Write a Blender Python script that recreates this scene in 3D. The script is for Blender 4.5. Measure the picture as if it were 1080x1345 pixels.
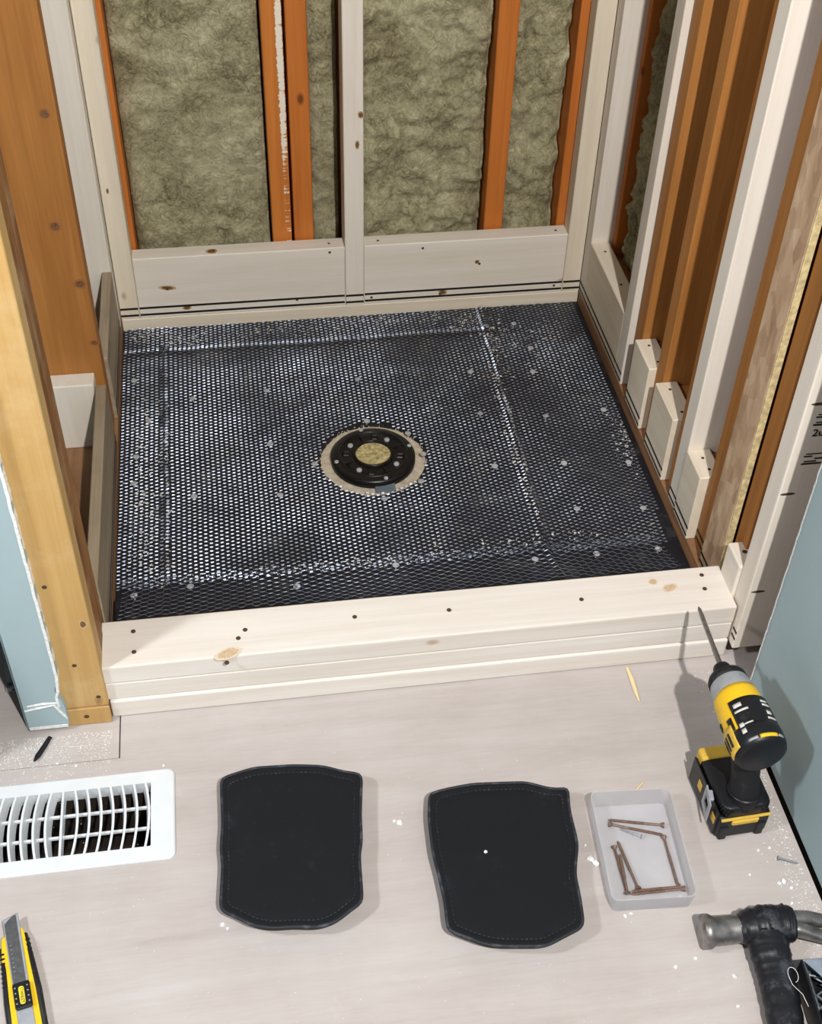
import bpy, bmesh, math, random
from mathutils import Vector, Matrix, noise
random.seed(7)
for o in list(bpy.data.objects): bpy.data.objects.remove(o)
sc = bpy.context.scene
COL = sc.collection

# ------------------------------------------------------------------ camera
FPX = 1652.2444
CAM = Vector((0.23909, -1.29801, 1.53821))
cr = Vector((0.98898, -0.14620, 0.02361)).normalized()
cf = Vector((0.12201, 0.71455, -0.68887)).normalized()
cu = cr.cross(cf).normalized(); cr = cf.cross(cu).normalized()
cam_d = bpy.data.cameras.new('camera'); cam = bpy.data.objects.new('camera', cam_d); COL.objects.link(cam)
cam.matrix_world = Matrix(((cr.x, cu.x, -cf.x, CAM.x), (cr.y, cu.y, -cf.y, CAM.y), (cr.z, cu.z, -cf.z, CAM.z), (0, 0, 0, 1)))
cam_d.sensor_fit = 'HORIZONTAL'; cam_d.sensor_width = 36; cam_d.lens = 36*FPX/1080
cam_d.clip_start = .02
sc.camera = cam

# ------------------------------------------------------------------ world, lamps, exposure
w = bpy.data.worlds.new('room_light'); sc.world = w; w.use_nodes = True
w.node_tree.nodes['Background'].inputs[0].default_value = (.93, .96, 1, 1)
w.node_tree.nodes['Background'].inputs[1].default_value = .18
def lamp(name, loc, power, radius, col):
    l = bpy.data.lights.new(name, 'POINT'); l.energy = power; l.shadow_soft_size = radius; l.color = col
    o = bpy.data.objects.new(name, l); o.location = loc; COL.objects.link(o)
lamp('ceiling_lamp', (.64, -1.72, 2.32), 262, .03, (1, .972, .935))
lamp('room_lamp', (-1.0, -.76, 1.75), 90, .10, (.93, .97, 1))
vs = sc.view_settings
vs.view_transform = 'Standard'; vs.look = 'None'; vs.gamma = 1; vs.use_curve_mapping = False; vs.exposure = 0

# ------------------------------------------------------------------ helpers
W, D, C = .9614, .8933, .038        # pan width, pan depth, thickness of a two-by-four
def S(r, g, b):
    f = lambda c: (c/255/12.92) if c <= 10 else ((c/255+.055)/1.055)**2.4
    return (f(r), f(g), f(b), 1)
def PX(x, y, z=0.0):                # photo pixel -> point on the level plane at height z
    v = cf + cr*((x-540)/FPX) - cu*((y-672.5)/FPX)
    t = (z-CAM.z)/v.z
    return CAM + v*t
def link(o, parent=None):
    COL.objects.link(o)
    if parent is not None: o.parent = parent
    return o
def obj(name, bm, mat, parent=None, smooth=False, loc=None):
    bmesh.ops.recalc_face_normals(bm, faces=bm.faces)
    me = bpy.data.meshes.new(name); bm.to_mesh(me); bm.free()
    if mat is not None: me.materials.append(mat)
    if smooth:
        for p in me.polygons: p.use_smooth = True
    o = bpy.data.objects.new(name, me)
    if loc is not None: o.location = loc
    return link(o, parent)
def raw(name, v, f, mat, parent=None, smooth=False):
    me = bpy.data.meshes.new(name); me.from_pydata(v, [], f); me.update()
    if mat is not None: me.materials.append(mat)
    if smooth:
        for p in me.polygons: p.use_smooth = True
    return link(bpy.data.objects.new(name, me), parent)
def empty(name, loc=(0, 0, 0), rz=0):
    o = bpy.data.objects.new(name, None); o.location = loc; o.rotation_euler.z = rz; o.empty_display_size = .02
    return link(o)
def tag(o, label, cat, group=None, kind=None):
    o['label'] = label; o['category'] = cat
    if group: o['group'] = group
    if kind: o['kind'] = kind
    return o
def structure(o, label=None):
    o['kind'] = 'structure'
    if label: o['label'] = label
    return o
def bbox(bm, x0, x1, y0, y1, z0, z1, bev=.0015, seg=1, M=None):
    n = bmesh.new(); bmesh.ops.create_cube(n, size=1)
    for v in n.verts:
        v.co = Vector(((x0+x1)/2+v.co.x*(x1-x0), (y0+y1)/2+v.co.y*(y1-y0), (z0+z1)/2+v.co.z*(z1-z0)))
    if bev: bmesh.ops.bevel(n, geom=list(n.edges), offset=bev, segments=seg, affect='EDGES', profile=.5)
    if M is not None: bmesh.ops.transform(n, matrix=M, verts=n.verts)
    me = bpy.data.meshes.new('t'); n.to_mesh(me); n.free(); bm.from_mesh(me); bpy.data.meshes.remove(me)
    return bm
def box(name, x0, x1, y0, y1, z0, z1, mat, parent=None, bev=.0015, seg=1, M=None):
    return obj(name, bbox(bmesh.new(), x0, x1, y0, y1, z0, z1, bev, seg, M), mat, parent)
def tube(bm, pts, rad, seg=10, ell=1.0, cap=True):
    pts = [Vector(p) for p in pts]; n = len(pts)
    if not hasattr(rad, '__len__'): rad = [rad]*n
    rings = []; up = None
    for i, p in enumerate(pts):
        t = (pts[min(i+1, n-1)]-pts[max(i-1, 0)])
        t = t.normalized() if t.length > 1e-9 else Vector((0, 0, 1))
        if up is None: up = Vector((0, 0, 1)) if abs(t.z) < .9 else Vector((0, 1, 0))
        a = t.cross(up).normalized(); b = a.cross(t).normalized(); up = b
        rings.append([bm.verts.new(p+(a*math.cos(k*2*math.pi/seg)+b*ell*math.sin(k*2*math.pi/seg))*rad[i]) for k in range(seg)])
    for i in range(n-1):
        for k in range(seg):
            bm.faces.new((rings[i][k], rings[i][(k+1) % seg], rings[i+1][(k+1) % seg], rings[i+1][k]))
    if cap:
        bm.faces.new(rings[0]); bm.faces.new(rings[-1])
    return bm
def lathe(bm, prof, seg=24, M=None, close=False):
    """prof: list of (r, z) turned about Z"""
    rings = []
    for r, z in prof:
        if r < 1e-6: rings.append([bm.verts.new((0, 0, z))])
        else: rings.append([bm.verts.new((r*math.cos(2*math.pi*k/seg), r*math.sin(2*math.pi*k/seg), z)) for k in range(seg)])
    m = len(rings)
    for i in range(m if close else m-1):
        A, B = rings[i], rings[(i+1) % m]
        for k in range(seg):
            l = (k+1) % seg
            if len(A) == 1 and len(B) == 1: continue
            if len(A) == 1: bm.faces.new((A[0], B[k], B[l]))
            elif len(B) == 1: bm.faces.new((A[k], A[l], B[0]))
            else: bm.faces.new((A[k], A[l], B[l], B[k]))
    if M is not None: bmesh.ops.transform(bm, matrix=M, verts=[v for r in rings for v in r])
    return bm
def prism(bm, poly, z0, z1, bev=0, seg=1, M=None):
    n = bmesh.new()
    a = [n.verts.new((x, y, z0)) for x, y in poly]; b = [n.verts.new((x, y, z1)) for x, y in poly]
    n.faces.new(a); n.faces.new(b)
    for i in range(len(poly)):
        j = (i+1) % len(poly); n.faces.new((a[i], a[j], b[j], b[i]))
    bmesh.ops.recalc_face_normals(n, faces=n.faces)
    if bev: bmesh.ops.bevel(n, geom=list(n.edges), offset=bev, segments=seg, affect='EDGES', profile=.5)
    if M is not None: bmesh.ops.transform(n, matrix=M, verts=n.verts)
    me = bpy.data.meshes.new('t'); n.to_mesh(me); n.free(); bm.from_mesh(me); bpy.data.meshes.remove(me)
    return bm
def rrect(x0, x1, y0, y1, r, n=5):
    out = []
    for cx, cy, a0 in ((x1-r, y1-r, 0), (x0+r, y1-r, 90), (x0+r, y0+r, 180), (x1-r, y0+r, 270)):
        for k in range(n+1):
            a = math.radians(a0+90*k/n); out.append((cx+r*math.cos(a), cy+r*math.sin(a)))
    return out
def copy_tree(o, parent=None):
    c = o.copy(); COL.objects.link(c); c.parent = parent
    for ch in o.children: copy_tree(ch, c)
    return c

# ------------------------------------------------------------------ materials
def nodes(name):
    m = bpy.data.materials.new(name); m.use_nodes = True
    nt = m.node_tree; b = nt.nodes['Principled BSDF']
    return m, nt, b
def N(nt, t, **kw):
    n = nt.nodes.new(t)
    for k, v in kw.items():
        if k.startswith('i_'): n.inputs[k[2:].replace('_', ' ')].default_value = v
        else: setattr(n, k, v)
    return n
def ramp(nt, fac, stops):
    r = N(nt, 'ShaderNodeValToRGB'); nt.links.new(fac, r.inputs[0])
    e = r.color_ramp.elements
    while len(e) < len(stops): e.new(.5)
    for q, (p, c) in zip(e, stops): q.position = p; q.color = c if len(c) == 4 else (*c, 1)
    return r.outputs[0]
def mix(nt, fac, a, b, mode='MIX'):
    m = N(nt, 'ShaderNodeMix', data_type='RGBA', blend_type=mode)
    for s, v in ((m.inputs['Factor'], fac), (m.inputs['A'], a), (m.inputs['B'], b)):
        if hasattr(v, 'is_linked'): nt.links.new(v, s)
        else: s.default_value = v
    return m.outputs['Result']
def math_(nt, op, a, b=0.0, c=None):
    m = N(nt, 'ShaderNodeMath', operation=op)
    for s, v in zip(m.inputs, (a, b, c)):
        if v is None: continue
        if hasattr(v, 'is_linked'): nt.links.new(v, s)
        else: s.default_value = v
    return m.outputs[0]
def coords(nt, scale=(1, 1, 1), rnd=True):
    tc = N(nt, 'ShaderNodeTexCoord'); out = tc.outputs['Object']
    if rnd:
        oi = N(nt, 'ShaderNodeObjectInfo')
        r = math_(nt, 'MULTIPLY', oi.outputs['Random'], 37.0)
        cx = N(nt, 'ShaderNodeCombineXYZ')
        for i in range(3): nt.links.new(r, cx.inputs[i])
        ad = N(nt, 'ShaderNodeVectorMath', operation='ADD'); nt.links.new(out, ad.inputs[0]); nt.links.new(cx.outputs[0], ad.inputs[1]); out = ad.outputs[0]
    mp = N(nt, 'ShaderNodeMapping'); nt.links.new(out, mp.inputs[0]); mp.inputs['Scale'].default_value = scale
    return mp.outputs[0]
def tex(nt, vec, t='noise', scale=5, detail=4, rough=.5, **kw):
    n = N(nt, 'ShaderNodeTexNoise' if t == 'noise' else 'ShaderNodeTexVoronoi', **kw)
    n.inputs['Scale'].default_value = scale
    if t == 'noise': n.inputs['Detail'].default_value = detail; n.inputs['Roughness'].default_value = rough
    nt.links.new(vec, n.inputs['Vector']); return n
def bump(nt, b, h, strength=.3, dist=.001):
    bp = N(nt, 'ShaderNodeBump'); bp.inputs['Strength'].default_value = strength; bp.inputs['Distance'].default_value = dist
    nt.links.new(h, bp.inputs['Height']); nt.links.new(bp.outputs[0], b.inputs['Normal'])
def plain(name, col, rough=.5, metal=0, var=.12, scale=60, bmp=.1, spec=.5):
    m, nt, b = nodes(name)
    n = tex(nt, coords(nt), scale=scale, detail=5)
    d = tuple(c*(1-var*2) for c in col[:3])+(1,); l = tuple(min(1, c*(1+var)) for c in col[:3])+(1,)
    nt.links.new(ramp(nt, n.outputs[0], ((.3, d), (.7, l))), b.inputs['Base Color'])
    b.inputs['Roughness'].default_value = rough; b.inputs['Metallic'].default_value = metal
    b.inputs['Specular IOR Level'].default_value = spec
    if bmp: bump(nt, b, n.outputs[0], bmp, .0005)
    return m
AX = {'x': (0, 1, 2), 'y': (1, 0, 2), 'z': (2, 0, 1)}
def wood(name, light, dark, grain='z', knot=None, rough=.62, contrast=1.0, dirt=0.0, paint=False, wear=None):
    m, nt, b = nodes(name)
    def sc_(along, across):
        s = [across]*3; s['xyz'.index(grain)] = along; return tuple(s)
    v1 = coords(nt, sc_(1.6, 42))
    n1 = tex(nt, v1, scale=1.0, detail=5, rough=.6); n1.inputs['Distortion'].default_value = .6
    v2 = coords(nt, sc_(9, 300))
    n2 = tex(nt, v2, scale=1.0, detail=3)
    n3 = tex(nt, coords(nt, sc_(2, 7)), scale=1.0, detail=3)
    f = math_(nt, 'ADD', math_(nt, 'MULTIPLY', n1.outputs[0], .55), math_(nt, 'ADD', math_(nt, 'MULTIPLY', n2.outputs[0], .2), math_(nt, 'MULTIPLY', n3.outputs[0], .25)))
    lo, hi = .5-.16/contrast, .5+.14/contrast
    col = ramp(nt, f, ((lo, dark), (hi, light)))
    vk = coords(nt, sc_(3.6, 6.5)); k = tex(nt, vk, 'voronoi', scale=1.0); k.inputs['Randomness'].default_value = 1
    kn = knot or tuple(c*.45 for c in dark[:3])+(1,)
    km = ramp(nt, k.outputs['Distance'], ((.022, (1, 1, 1)), (.055, (0, 0, 0))))
    col = mix(nt, math_(nt, 'MULTIPLY', km, .85), col, kn)
    if dirt:
        nd = tex(nt, coords(nt, (1, 1, 1)), scale=9, detail=7, rough=.65)
        dm = ramp(nt, nd.outputs[0], ((.5, (0, 0, 0)), (.72, (1, 1, 1))))
        col = mix(nt, math_(nt, 'MULTIPLY', dm, dirt), col, wear or S(95, 75, 55))
    if paint:                                                     # old white paint left on the face
        pn = tex(nt, coords(nt, (40, 40, 220), rnd=False), scale=1.0, detail=4)
        pl = tex(nt, coords(nt, (30, 1, 4), rnd=False), scale=1.0, detail=3)
        sx = N(nt, 'ShaderNodeSeparateXYZ'); tc = N(nt, 'ShaderNodeTexCoord'); nt.links.new(tc.outputs['Object'], sx.inputs[0])
        band = ramp(nt, math_(nt, 'ABSOLUTE', math_(nt, 'SUBTRACT', sx.outputs[0], .352)), ((.004, (1, 1, 1)), (.013, (.25, .25, .25)), (.02, (0, 0, 0))))
        q = math_(nt, 'MULTIPLY', band, math_(nt, 'ADD', pn.outputs[0], pl.outputs[0]))
        pm = ramp(nt, q, ((.90, (0, 0, 0)), (1.08, (1, 1, 1))))
        col = mix(nt, pm, col, S(238, 228, 210))
    nt.links.new(col, b.inputs['Base Color'])
    b.inputs['Roughness'].default_value = rough; b.inputs['Specular IOR Level'].default_value = .3
    bump(nt, b, f, .25, .0012)
    return m
NEWL, NEWD = S(238, 227, 208), S(217, 202, 179)
pine = {g: wood('pine_'+g, NEWL, NEWD, g, S(120, 80, 48), contrast=.8) for g in 'xyz'}
palew = {g: wood('whitewood_'+g, S(238, 230, 219), S(220, 209, 194), g, S(130, 92, 60), contrast=.8) for g in 'xyz'}
old = {g: wood('old_fir_'+g, S(186, 126, 66), S(150, 96, 44), g, S(95, 50, 22), contrast=.9) for g in 'xyz'}
oldred = wood('old_fir_red', S(212, 126, 54), S(176, 98, 38), 'z', S(90, 45, 20), contrast=.9)
oldpaint = wood('old_fir_painted', S(214, 132, 58), S(180, 102, 42), 'z', S(90, 45, 20), contrast=.9, paint=True)
yel = wood('yellowed_pine', S(202, 166, 108), S(178, 138, 80), 'z', S(110, 70, 34), contrast=.8, dirt=.25, wear=S(232, 214, 176))
roughw = wood('rough_sawn_side', S(160, 112, 64), S(112, 70, 38), 'z', S(60, 34, 18), contrast=1.4, dirt=.5, wear=S(205, 180, 140))
greyw = wood('weathered_board', S(176, 160, 136), S(138, 120, 98), 'y', S(70, 52, 38), contrast=1.2, dirt=.4, wear=S(110, 92, 72))
platew = wood('stained_plate', S(170, 128, 92), S(128, 90, 62), 'y', S(70, 42, 26), contrast=1.0, dirt=.4, wear=S(92, 64, 44))
stickw = wood('fresh_splinter', S(238, 222, 182), S(216, 192, 140), 'y')
black_ink = plain('marker_ink', S(28, 22, 20), .6)

def floor_mat():
    m, nt, b = nodes('subfloor_plywood')
    n1 = tex(nt, coords(nt, (2.2, 26, 10), False), scale=1.0, detail=6, rough=.6); n1.inputs['Distortion'].default_value = .8
    n2 = tex(nt, coords(nt, (1, 1, 1), False), scale=7, detail=6, rough=.6)
    n3 = tex(nt, coords(nt, (30, 240, 10), False), scale=1.0, detail=3)
    f = math_(nt, 'ADD', math_(nt, 'MULTIPLY', n1.outputs[0], .5), math_(nt, 'ADD', math_(nt, 'MULTIPLY', n2.outputs[0], .35), math_(nt, 'MULTIPLY', n3.outputs[0], .15)))
    col = ramp(nt, f, ((.33, S(170, 160, 155)), (.5, S(182, 173, 169)), (.66, S(190, 183, 180))))
    n4 = tex(nt, coords(nt, (1, 1, 1), False), scale=14, detail=8, rough=.7)
    st = ramp(nt, n4.outputs[0], ((.62, (0, 0, 0)), (.74, (1, 1, 1))))
    col = mix(nt, math_(nt, 'MULTIPLY', st, .3), col, S(168, 148, 128))
    n5 = tex(nt, coords(nt, (1, 1, 1), False), scale=11, detail=9, rough=.75)
    wh = ramp(nt, n5.outputs[0], ((.60, (0, 0, 0)), (.75, (1, 1, 1))))
    col = mix(nt, math_(nt, 'MULTIPLY', wh, .3), col, S(206, 204, 202))
    nt.links.new(col, b.inputs['Base Color']); b.inputs['Roughness'].default_value = .75; b.inputs['Specular IOR Level'].default_value = .25
    bump(nt, b, math_(nt, 'ADD', f, math_(nt, 'MULTIPLY', n4.outputs[0], .4)), .25, .001)
    return m
floor_m = floor_mat()
def dusty(name, col, dust, lo=.5, hi=.7, scale=26, rough=.6, metal=0, amt=.6):
    m, nt, b = nodes(name)
    n = tex(nt, coords(nt), scale=scale, detail=8, rough=.72)
    k = ramp(nt, n.outputs[0], ((lo, (0, 0, 0)), (hi, (1, 1, 1))))
    n2 = tex(nt, coords(nt), scale=scale*14, detail=3)
    sp = ramp(nt, n2.outputs[0], ((.66, (0, 0, 0)), (.74, (1, 1, 1))))
    c = mix(nt, math_(nt, 'MULTIPLY', k, amt), col, dust)
    c = mix(nt, math_(nt, 'MULTIPLY', sp, amt*.5), c, dust)
    nt.links.new(c, b.inputs['Base Color']); b.inputs['Roughness'].default_value = rough; b.inputs['Metallic'].default_value = metal; b.inputs['Specular IOR Level'].default_value = .35
    bump(nt, b, n2.outputs[0], .12, .0006)
    return m
liner_m = dusty('black_pan_liner', S(26, 27, 33), S(120, 116, 110), .55, .75, 12, .42, amt=.35)
gyp_face = dusty('green_board_face', S(158, 178, 183), S(186, 200, 204), .5, .75, 5, .7, amt=.25)
gyp_core = plain('gypsum_core', S(232, 232, 230), .9, scale=200)
def ins_mat():
    m, nt, b = nodes('mineral_wool')
    v = coords(nt, (1, 1, 1))
    n1 = tex(nt, v, scale=9, detail=8, rough=.65); n1.inputs['Distortion'].default_value = 1.2
    n2 = tex(nt, v, scale=75, detail=6, rough=.7); n2.inputs['Distortion'].default_value = 2.0
    n3 = tex(nt, v, scale=3.2, detail=4)
    f = math_(nt, 'ADD', math_(nt, 'MULTIPLY', n1.outputs[0], .5), math_(nt, 'MULTIPLY', n2.outputs[0], .5))
    col = ramp(nt, f, ((.36, S(104, 98, 72)), (.49, S(168, 161, 128)), (.62, S(206, 199, 166))))
    br = ramp(nt, n3.outputs[0], ((.60, (0, 0, 0)), (.74, (1, 1, 1))))
    col = mix(nt, math_(nt, 'MULTIPLY', br, .55), col, S(106, 86, 62))
    nt.links.new(col, b.inputs['Base Color']); b.inputs['Roughness'].default_value = 1; b.inputs['Specular IOR Level'].default_value = .05
    bump(nt, b, f, 1.0, .010)
    return m
wool = ins_mat()
def osb_mat():
    m, nt, b = nodes('strand_board')
    v = tex(nt, coords(nt, (1, 60, 34)), 'voronoi', scale=1.0)
    n = tex(nt, coords(nt, (60, 60, 14)), scale=1, detail=5)
    c = mix(nt, .72, v.outputs['Color'], n.outputs[1])
    bw = N(nt, 'ShaderNodeRGBToBW'); nt.links.new(c, bw.inputs[0])
    col = ramp(nt, bw.outputs[0], ((.3, S(160, 128, 98)), (.5, S(188, 156, 126)), (.72, S(212, 186, 154))))
    nt.links.new(col, b.inputs['Base Color']); b.inputs['Roughness'].default_value = .75
    bump(nt, b, bw.outputs[0], .6, .003)
    return m
osb = osb_mat()
osb_edge = plain('strand_board_edge', S(206, 188, 140), .9, var=.2, scale=120, bmp=.6)
def lath_mat():
    m, nt, b = nodes('galvanised_lath')
    n = tex(nt, coords(nt, rnd=False), scale=16, detail=6, rough=.7)
    k = ramp(nt, n.outputs[0], ((.52, (0, 0, 0)), (.68, (1, 1, 1))))
    nt.links.new(mix(nt, math_(nt, 'MULTIPLY', k, .5), S(130, 136, 150), S(168, 165, 160)), b.inputs['Base Color'])
    b.inputs['Metallic'].default_value = .85
    rr = ramp(nt, n.outputs[0], ((.3, (.36, .36, .36)), (.7, (.50, .50, .50)))); nt.links.new(rr, b.inputs['Roughness'])
    return m
lath_m = lath_mat()
nailhead_m = plain('zinc_nail_head', S(176, 176, 178), .7, .0, scale=300)
steel = plain('brushed_steel', S(150, 150, 152), .35, .9, scale=150)
darksteel = plain('worn_dark_steel', S(150, 146, 144), .40, .8, var=.25, scale=70)
screw_m = plain('bronze_coated_screw', S(122, 98, 84), .5, .25, scale=200)
zinc = plain('zinc', S(190, 194, 200), .35, .8, scale=200)
screwhole = plain('driven_screw_dark', S(84, 62, 44), .7, .2)
blackp = dusty('black_plastic', S(22, 23, 27), S(100, 100, 104), .58, .8, 40, .42, amt=.3)
rubber = dusty('black_rubber', S(24, 24, 27), S(90, 88, 86), .55, .8, 50, .6, amt=.35)
foam = dusty('black_knee_foam', S(10, 12, 18), S(78, 82, 96), .58, .85, 12, .85, amt=.22)
piping_m = dusty('black_piping', S(34, 36, 42), S(120, 122, 128), .5, .75, 60, .6, amt=.5)
yellowp = dusty('yellow_plastic', S(236, 190, 38), S(170, 130, 40), .58, .8, 40, .38, amt=.4)
yellowd = dusty('worn_yellow_plastic', S(214, 176, 70), S(150, 120, 60), .5, .8, 60, .5, amt=.5)
greyp = dusty('grey_alloy', S(168, 172, 178), S(110, 112, 116), .5, .75, 60, .42, .3, amt=.5)
whitep = plain('white_plastic', S(216, 219, 222), .4, 0, var=.02, scale=30, bmp=0)
offwhite = plain('off_white', S(206, 204, 200), .5, 0, var=.05)
drain_m = dusty('black_abs', S(22, 21, 21), S(92, 86, 80), .55, .78, 30, .32, amt=.35)
plug_m = plain('sawdust_plug', S(196, 178, 128), .95, var=.3, scale=160, bmp=.9)
bed_m = plain('mortar_bed', S(204, 190, 168), .9, var=.12, scale=90, bmp=.6)
crumb_m = plain('gypsum_crumb', S(236, 236, 234), .9)
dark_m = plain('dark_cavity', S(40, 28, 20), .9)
sheath_m = wood('dark_sheathing', S(120, 76, 44), S(88, 52, 30), 'z')
tape_m = dusty('black_electrical_tape', S(24, 25, 30), S(120, 124, 132), .54, .76, 34, .42, amt=.45)
cloth_m = plain('dark_cloth', S(26, 24, 26), .9, var=.3, scale=40, bmp=.8)
bluegrey = plain('blue_grey_sheet', S(118, 132, 142), .5, .2)
boxin = plain('blue_grey_plastic', S(128, 138, 150), .5)
nail_m = plain('grey_nail', S(122, 130, 136), .45, .5, scale=200)
def frosted():
    m, nt, b = nodes('frosted_plastic')
    n = tex(nt, coords(nt), scale=30, detail=4)
    nt.links.new(ramp(nt, n.outputs[0], ((.3, S(222, 222, 228)), (.7, S(236, 236, 240)))), b.inputs['Base Color'])
    b.inputs['Roughness'].default_value = .35
    tr = N(nt, 'ShaderNodeBsdfTransparent'); tl = N(nt, 'ShaderNodeBsdfTranslucent'); tl.inputs[0].default_value = S(232, 232, 236)
    m1 = N(nt, 'ShaderNodeMixShader'); m1.inputs[0].default_value = .45
    nt.links.new(b.outputs[0], m1.inputs[1]); nt.links.new(tl.outputs[0], m1.inputs[2])
    m2 = N(nt, 'ShaderNodeMixShader'); m2.inputs[0].default_value = .50
    nt.links.new(m1.outputs[0], m2.inputs[1]); nt.links.new(tr.outputs[0], m2.inputs[2])
    nt.links.new(m2.outputs[0], nt.nodes['Material Output'].inputs[0])
    return m
frost = frosted()
def text_mesh(name, s, size, mat, parent, M, ext=.0003):
    c = bpy.data.curves.new(name, 'FONT'); c.body = s; c.size = size; c.extrude = ext; c.align_x = 'CENTER'; c.align_y = 'CENTER'; c.resolution_u = 3
    t = bpy.data.objects.new(name, c); COL.objects.link(t)
    dg = bpy.context.evaluated_depsgraph_get(); me = bpy.data.meshes.new_from_object(t.evaluated_get(dg))
    bpy.data.objects.remove(t); bpy.data.curves.remove(c)
    me.transform(M); me.materials.clear(); me.materials.append(mat)
    return link(bpy.data.objects.new(name, me), parent)

# ================================================================== THE SETTING
TOP = 2.3
# ---- floor: two plywood sheets, a duct under the register
floor = structure(empty('floor'), 'pale plywood subfloor of two sheets')
HX0, HX1, HY0, HY1 = -.192, .058, -.323, -.217
bm = bmesh.new()
T = -.019
def quadbox(x0, x1, y0, y1): bbox(bm, x0, x1, y0, y1, T, 0, 0)
quadbox(.0125, .951, -.168, 1.3); quadbox(.951, 1.08, -.21, 1.3); quadbox(HX1, .951, -1.9, -.168); quadbox(HX0, HX1, HY1, -.168); quadbox(HX0, HX1, -1.9, HY0); quadbox(-1.6, HX0, -1.9, -.168)
obj('plywood_sheet', bm, floor_m, floor)
box('plywood_sheet', -1.6, .0105, -.166, 1.3, T, -.0006, floor_m, floor, bev=.0006)
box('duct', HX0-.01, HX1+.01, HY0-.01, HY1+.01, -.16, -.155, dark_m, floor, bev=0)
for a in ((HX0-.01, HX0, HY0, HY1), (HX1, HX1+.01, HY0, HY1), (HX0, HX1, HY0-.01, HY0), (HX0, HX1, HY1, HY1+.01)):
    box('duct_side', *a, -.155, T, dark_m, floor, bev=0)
box('joist_space', .951, 1.4, -1.9, 1.3, -.06, -.04, dark_m, floor, bev=0)

def marker(parent, x0, x1, y0, y1, zs=(.0470, .0630), h=.0046):
    for z in zs:
        box('marker_line', x0, x1, y0, y1, z-h/2, z+h/2, black_ink, parent, bev=0)
def screw_dot(parent, x, y, z, n='z', r=.0028, mat=None):
    b_ = bmesh.new(); lathe(b_, [(0, .0006), (r*.55, .0006), (r, .0002), (r, -.001)], 10)
    M = Matrix.Translation((x, y, z))
    if n == 'y': M = M @ Matrix.Rotation(math.pi/2, 4, 'X')
    if n == '-x': M = M @ Matrix.Rotation(-math.pi/2, 4, 'Y')
    bmesh.ops.transform(b_, matrix=M, verts=b_.verts)
    return obj('screw_head', b_, mat or screwhole, parent)

# ---- back wall
wb = structure(empty('wall_back', (0, 0, 0)), 'open framed back wall of new pine studs over old orange studs')
box('bottom_plate', .0005, W-.0005, D, D+.089, 0.0, C, pine['x'], wb)
cs = box('stud', .461, .499, D-.001, D+.062, C, TOP, palew['z'], wb)
marker(cs, .4615, .4985, D-.0018, D-.0012)
ls = box('stud', .0, C, D, D+.04, C, TOP, pine['z'], wb); marker(ls, .001, C-.001, D-.0006, D+.0001)
rs = box('stud', W-C, W, D, D+.04, C, TOP, pine['z'], wb); marker(rs, W-C+.001, W-.001, D-.0006, D+.0001)
b1 = box('blocking', C+.0005, .4605, D+.0005, D+C, C+.0005, .178, palew['x'], wb); marker(b1, C+.002, .459, D-.0001, D+.0006)
b2 = box('blocking', .4995, W-C-.0005, D+.0005, D+C, C+.0005, .178, palew['x'], wb); marker(b2, .501, W-C-.002, D-.0001, D+.0006)
for b_, x, z in ((b1, .10, .105), (b1, .36, .06), (b1, .43, .168), (b2, .515, .054), (b2, .66, .052), (b2, .74, .12), (b2, .905, .055), (b2, .62, .165)):
    screw_dot(b_, x, D+.0004, z, 'y')
for x in (.20, .43, .53, .90): screw_dot(b1 if x < .45 else b2, x, D+.018, .1782)
def old_stud(x0, x1, m, y0=D+.044, y1=D+.134): return box('old_stud', x0, x1, y0, y1, 0, TOP, m, wb, bev=.003, seg=2)
old_stud(.008, .047, oldred); old_stud(.320, .3585, oldpaint, D+.045); old_stud(.3635, .4025, oldred, D+.044); old_stud(.7535, .7925, oldred); old_stud(.907, .945, oldred)
box('sheathing', -.15, 1.15, D+.15, D+.162, 0, TOP, sheath_m, wb, bev=0)

def batt(name, p0, du, width, z0, z1, nrm, depth, label, seed, res=.006, lump=.008):
    nu = max(3, int(width/res)); nv = int((z1-z0)/res)
    v, f = [], []
    for j in range(nv+1):
        for i in range(nu+1):
            s = i/nu; z = z0+(z1-z0)*j/nv
            q = Vector((s*width*14+seed*9, z*14, seed*3.1))
            h = noise.fractal(q, .9, 2.1, 4)*lump + abs(noise.noise(q*2.7))*lump*.9
            q2 = Vector((s*width*60+seed, z*42, 5)); h += noise.noise(q2)*lump*.45
            e = min(s, 1-s)*width; h -= max(0, .012-e)*.9
            if abs(((z+seed*.13) % .42)-.21) < .004: h -= .003
            p = p0 + du*(s*width) + nrm*h
            v.append((p.x, p.y, z))
    for j in range(nv):
        for i in range(nu):
            a = j*(nu+1)+i; f.append((a, a+1, a+nu+2, a+nu+1))
    base = len(v)
    for (i, j) in ((0, 0), (nu, 0), (nu, nv), (0, nv)):
        p = p0 + du*(i/nu*width) - nrm*depth; v.append((p.x, p.y, z0+(z1-z0)*j/nv))
    f.append((base, base+1, base+2, base+3))
    bl, br_, tr_, tl_ = 0, nu, (nv+1)*(nu+1)-1, nv*(nu+1)
    f += [tuple(range(0, nu+1))+(base+1, base), tuple(range(tl_, tr_+1))+(base+2, base+3),
          tuple(j*(nu+1) for j in range(nv+1))+(base+3, base), tuple(j*(nu+1)+nu for j in range(nv+1))+(base+2, base+1)]
    o = raw(name, v, f, wool, None, True); tag(o, label, 'insulation', 'mineral wool batts in the framing'); return o
bk = Vector((0, -1, 0))
batt('insulation_batt', Vector((.049, D+.078, 0)), Vector((1, 0, 0)), .268, .02, TOP-.05, bk, .05, 'wide green-grey mineral wool batt left of the paired orange studs', 1)
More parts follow.
